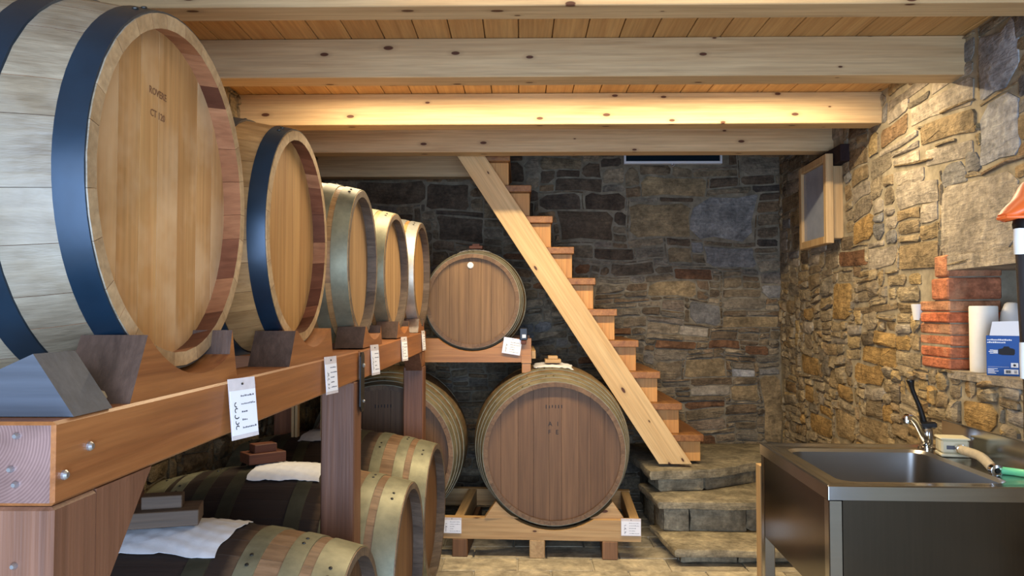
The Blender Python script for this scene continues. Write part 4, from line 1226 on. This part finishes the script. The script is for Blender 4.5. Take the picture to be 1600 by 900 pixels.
# ------------------------------------------------------------------ things in the niche
rp = px(1543, 580, 3.215)
roll = empty('paper_roll', (rp.x, 3.235, NZ0 + .002), 0, 'tall white paper towel roll standing in the brick niche', 'paper roll')
addl('sheets', *lathe([(.022, 0), (.052, .001), (.0535, .006), (.0535, .272), (.051, .277), (.022, .277)], 28), M['roll_paper'], roll, 40)
addl('tube_core', *lathe([(.0215, .001), (.0215, .276), (.019, .276), (.019, .001)], 20, 'z', True), M['block_wood'], roll, 40)
bp = px(1563, 583, 3.10)
bxr = empty('torch_box', (bp.x + .012, 3.09, NZ0 + .002), R(-38), 'blue and white torch carton standing in front of the paper roll', 'carton')
bw_, bd, bhh = .112, .10, .158
addl('carton', *box(-bw_ / 2, bw_ / 2, -bd / 2, bd / 2, 0, bhh, .001), M['box_blue'], bxr)
addl('side_print', *box(bw_ / 2 - .0003, bw_ / 2 + .0008, -bd / 2, bd / 2, 0, bhh), M['box_navy'], bxr)
addl('open_flap', *prism([(-bw_ / 2 + .012, bhh), (bw_ / 2, bhh), (bw_ / 2 - .001, bhh + .058), (-bw_ / 2 + .022, bhh + .055)], 'y', -bd / 2, -bd / 2 + .0015), M['box_white'], bxr)
yf = -bd / 2 - .0004
def print_(name, rects, m, par=bxr):
    return addl(name, *join(*[box(a, b, yf - .0004, yf + .0003, c, d) for a, b, c, d in rects]), M[m], par)
T2 = Matrix(((1, 0, 0, 0), (0, 0, -1, yf), (0, 1, 0, 0), (0, 0, 0, 1)))
def ptext(body, size, x, z, m='box_white'): return text_part('printed_text', body, size, Matrix.Translation((x, 0, z)) @ T2, M[m], bxr)
rq = random.Random(4)
for zz, xe in ((.1385, .030), (.1285, .008)):
    x = -.052; rc = []
    while x < xe:
        l = rq.uniform(.0025, .006); rc.append((x, x + l, zz, zz + rq.uniform(.004, .0065))); x += l + .0012
    print_('printed_line', rc, 'box_white')
addl('torch_print', *prism([(-.015, .085), (-.003, .082), (.036, .082), (.040, .088), (.040, .104), (.034, .108), (.024, .110), (.020, .116), (.004, .116), (-.001, .108), (-.015, .105)], 'y', yf - .0004, yf + .0003), M['ink'], bxr)
print_('beam_print', [(-.044, -.017, .099, .102), (-.048, -.017, .093, .096), (-.044, -.017, .087, .090), (-.032, -.017, .087, .102)], 'box_white')
print_('white_square', [(.026, .050, .034, .052)], 'box_white')
addl('star_print', *prism([(.038 + (.007 if k % 2 else .0035) * math.cos(k * math.pi / 5), .043 + (.007 if k % 2 else .0035) * math.sin(k * math.pi / 5)) for k in range(10)], 'y', yf - .0009, yf - .0003), M['ink'], bxr)
print_('white_label', [(.003, .050, .008, .026)], 'box_white')
addl('barcode', *join(*[box(.008 + .0022 * k, .0092 + .0022 * k + (.0006 if k % 3 else 0), yf - .0009, yf - .0003, .011, .023) for k in range(8)] + [box(.036, .045, yf - .0009, yf - .0003, .012 + .004 * k, .0138 + .004 * k) for k in range(3)]), M['ink'], bxr)
print_('small_print', [(-.052, -.052 + random.uniform(.02, .045), .008 + .0045 * k, .0102 + .0045 * k) for k in range(5)], 'paper')
print_('print_line', [(-.052, .02, .0345, .0352)], 'paper')
# pale spray bottle behind the carton
sp_ = px(1586, 560, 3.20)
bot = empty('cleaner_bottle', (sp_.x, 3.215, NZ0 + .002), 0, 'pale rounded cleaner bottle behind the torch carton', 'bottle')
def bottle_loop(w_, d_, z): return [(w_ * math.cos(2 * math.pi * k / 20), d_ * math.sin(2 * math.pi * k / 20), z) for k in range(20)]
addl('body', *loft([bottle_loop(.046, .036, 0), bottle_loop(.050, .040, .01), bottle_loop(.050, .040, .20), bottle_loop(.042, .034, .25), bottle_loop(.026, .024, .285), bottle_loop(.016, .016, .292)], True, True), M['bottle_white'], bot, 50)
addl('label_band', *loft([bottle_loop(.0508, .0408, .03), bottle_loop(.0508, .0408, .10)]), M['box_navy'], bot, 50)
addl('red_band', *loft([bottle_loop(.0509, .0409, .10), bottle_loop(.0509, .0409, .112)]), M['box_red'], bot, 50)
# small crumpled white cup in the gap left of the bricks
cp = rw_pt(rw_y(1436), 1.20, .0)
V, Fc = lathe([(.020, 0), (.030, .075), (.028, .075), (.018, .003), (.001, .003)], 14)
tag(add('plastic_cup', *xf((V, Fc), Matrix.Translation(rw_pt(3.64, px(1434, 500, 3.64).z, .010))), M['bottle_white'], None, 40), 'small white plastic cup wedged in the wall beside the bricks', 'cup')

# ------------------------------------------------------------------ wooden window leaning on the right wall
win = empty('window_2', rw_pt((wy0 + wy1) / 2, 1.86), -math.pi / 2 - ang, kind='structure')
# local frame: x along the wall toward the camera, y into the wall, z up
WL = wy1 - wy0; H0, H1 = 0.0, .535
zb_w = px(1283, 385, (wy0 + wy1) / 2 - .02).z - 1.86
def wbox(nm, x0, x1, y0, y1, z0, z1, m): return addl(nm, *box(x0, x1, y0, y1, zb_w + z0, zb_w + z1, .003), M[m], win)
a, b = -WL / 2, WL / 2
fr = .045
wbox('stile', a, a + fr, -.105, -.06, 0, H1, 'lath_wood'); wbox('stile', b - fr, b, -.105, -.06, 0, H1, 'lath_wood')
wbox('rail', a + fr, b - fr, -.105, -.06, 0, fr, 'lath_wood'); wbox('rail', a + fr, b - fr, -.105, -.06, H1 - fr, H1, 'lath_wood')
wbox('pane', a + fr, b - fr, -.088, -.080, fr, H1 - fr, 'film_pane')
wbox('outer_frame', a + .03, a + .07, -.058, .04, .03, H1 - .07, 'plaster'); wbox('outer_frame', b - .07, b - .02, -.058, .04, .03, H1 - .07, 'lath_wood')
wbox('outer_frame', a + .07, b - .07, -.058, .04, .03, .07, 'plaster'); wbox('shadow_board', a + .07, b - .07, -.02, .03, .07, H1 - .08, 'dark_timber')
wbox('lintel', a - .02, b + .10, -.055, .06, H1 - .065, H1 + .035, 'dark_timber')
# white framed window high on the back wall
w1 = px(975, 256, YB - .05); w2 = px(1128, 256, YB - .05)
wn = empty('window_1', ((w1.x + w2.x) / 2, YB, w1.z), 0, kind='structure')
def w1box(nm, x0, x1, z0, z1, y0, y1, m): return add(nm, *box(x0, x1, y0, y1, z0, z1), M[m], wn)
zt1 = w1.z + .42
w1box('frame_rail', w1.x, w2.x, w1.z, w1.z + .018, YB - .06, YB - .02, 'white_frame'); w1box('frame_rail', w1.x, w2.x, zt1 - .018, zt1, YB - .06, YB - .02, 'white_frame')
w1box('frame_stile', w1.x, w1.x + .014, w1.z + .018, zt1 - .018, YB - .06, YB - .02, 'white_frame'); w1box('frame_stile', w2.x - .014, w2.x, w1.z + .018, zt1 - .018, YB - .06, YB - .02, 'white_frame')
w1box('pane', w1.x + .014, w2.x - .014, w1.z + .018, zt1 - .018, YB - .042, YB - .036, 'window_glass')
add('pull_ring', *xf(lathe([(.010, -.003), (.013, 0), (.010, .003), (.007, 0)], 14, 'y', True), Matrix.Translation(((w1.x + w2.x) / 2, YB - .045, w1.z - .010))), M['bolt_zinc'], wn)

# ------------------------------------------------------------------ wrapped pole with the orange hood at the right edge
pp = px(1616, 600, 1.60)
pole = empty('wrapped_pole', (pp.x + .012, 1.60, 0), 0, 'dark film-wrapped pole with an orange plastic hood at the right edge', 'pole')
rg = random.Random(2)
path = [(.012 - .034 * (z / 1.66) + rg.uniform(-.002, .002), 0, z) for z in [i * .083 for i in range(20)]]
addl('wrapped_shaft', *tube(path, [.020 + rg.uniform(-.0015, .0015) + .001 * (i / 20) for i in range(20)], 14), M['black_film'], pole, 60)
zc = px(1590, 352, 1.6).z
addl('collar', *xf(lathe([(.022, 0), (.026, .004), (.028, .02), (.024, .034)], 18), Matrix.Translation((-.018, 0, zc - .016))), M['black_plastic'], pole, 40)
# hood: spout-like scoop pointing left
lo_ = []
for t, hw, z0_, z1_ in ((-.058, .016, .010, .016), (-.045, .030, .0, .030), (-.020, .040, .004, .050), (.0, .042, .010, .082), (.022, .040, .012, .092), (.05, .034, .014, .094), (.075, .024, .016, .090)):
    lo_.append([(t, hw * math.cos(a_), z0_ + (z1_ - z0_) * (.5 + .5 * math.sin(a_))) for a_ in [2 * math.pi * k / 16 for k in range(16)]])
V, Fc = loft(lo_, True, True)
addl('orange_hood', *xf((V, Fc), Matrix.Translation((-.012, 0, zc + .012)) @ Matrix.Rotation(R(-4), 4, 'Y')), M['orange_plastic'], pole, 40)
addl('hood_lip', *xf(tube([(-.058, -.014, .004), (-.066, 0, .002), (-.058, .014, .004), (-.03, .038, .002), (-.0, .045, .006), (.0, -.045, .006), (-.03, -.038, .002), (-.058, -.014, .004)], .004, 6), Matrix.Translation((-.012, 0, zc + .012))), M['orange_plastic'], pole, 60)
for (u, v0, v1) in ((1592, 357, 396), (1602, 536, 592), (1612, 700, 800)):
    za, zb2 = px(u, v1, 1.58).z, px(u, v0, 1.58).z
    x = px(u, (v0 + v1) / 2, 1.58).x - pole.location.x
    addl('white_tape', *tube([(x + .012, -.006, za), (x + .010, -.008, (za + zb2) / 2), (x + .012, -.006, zb2)], .0125, 10), M['bottle_white'], pole, 60)
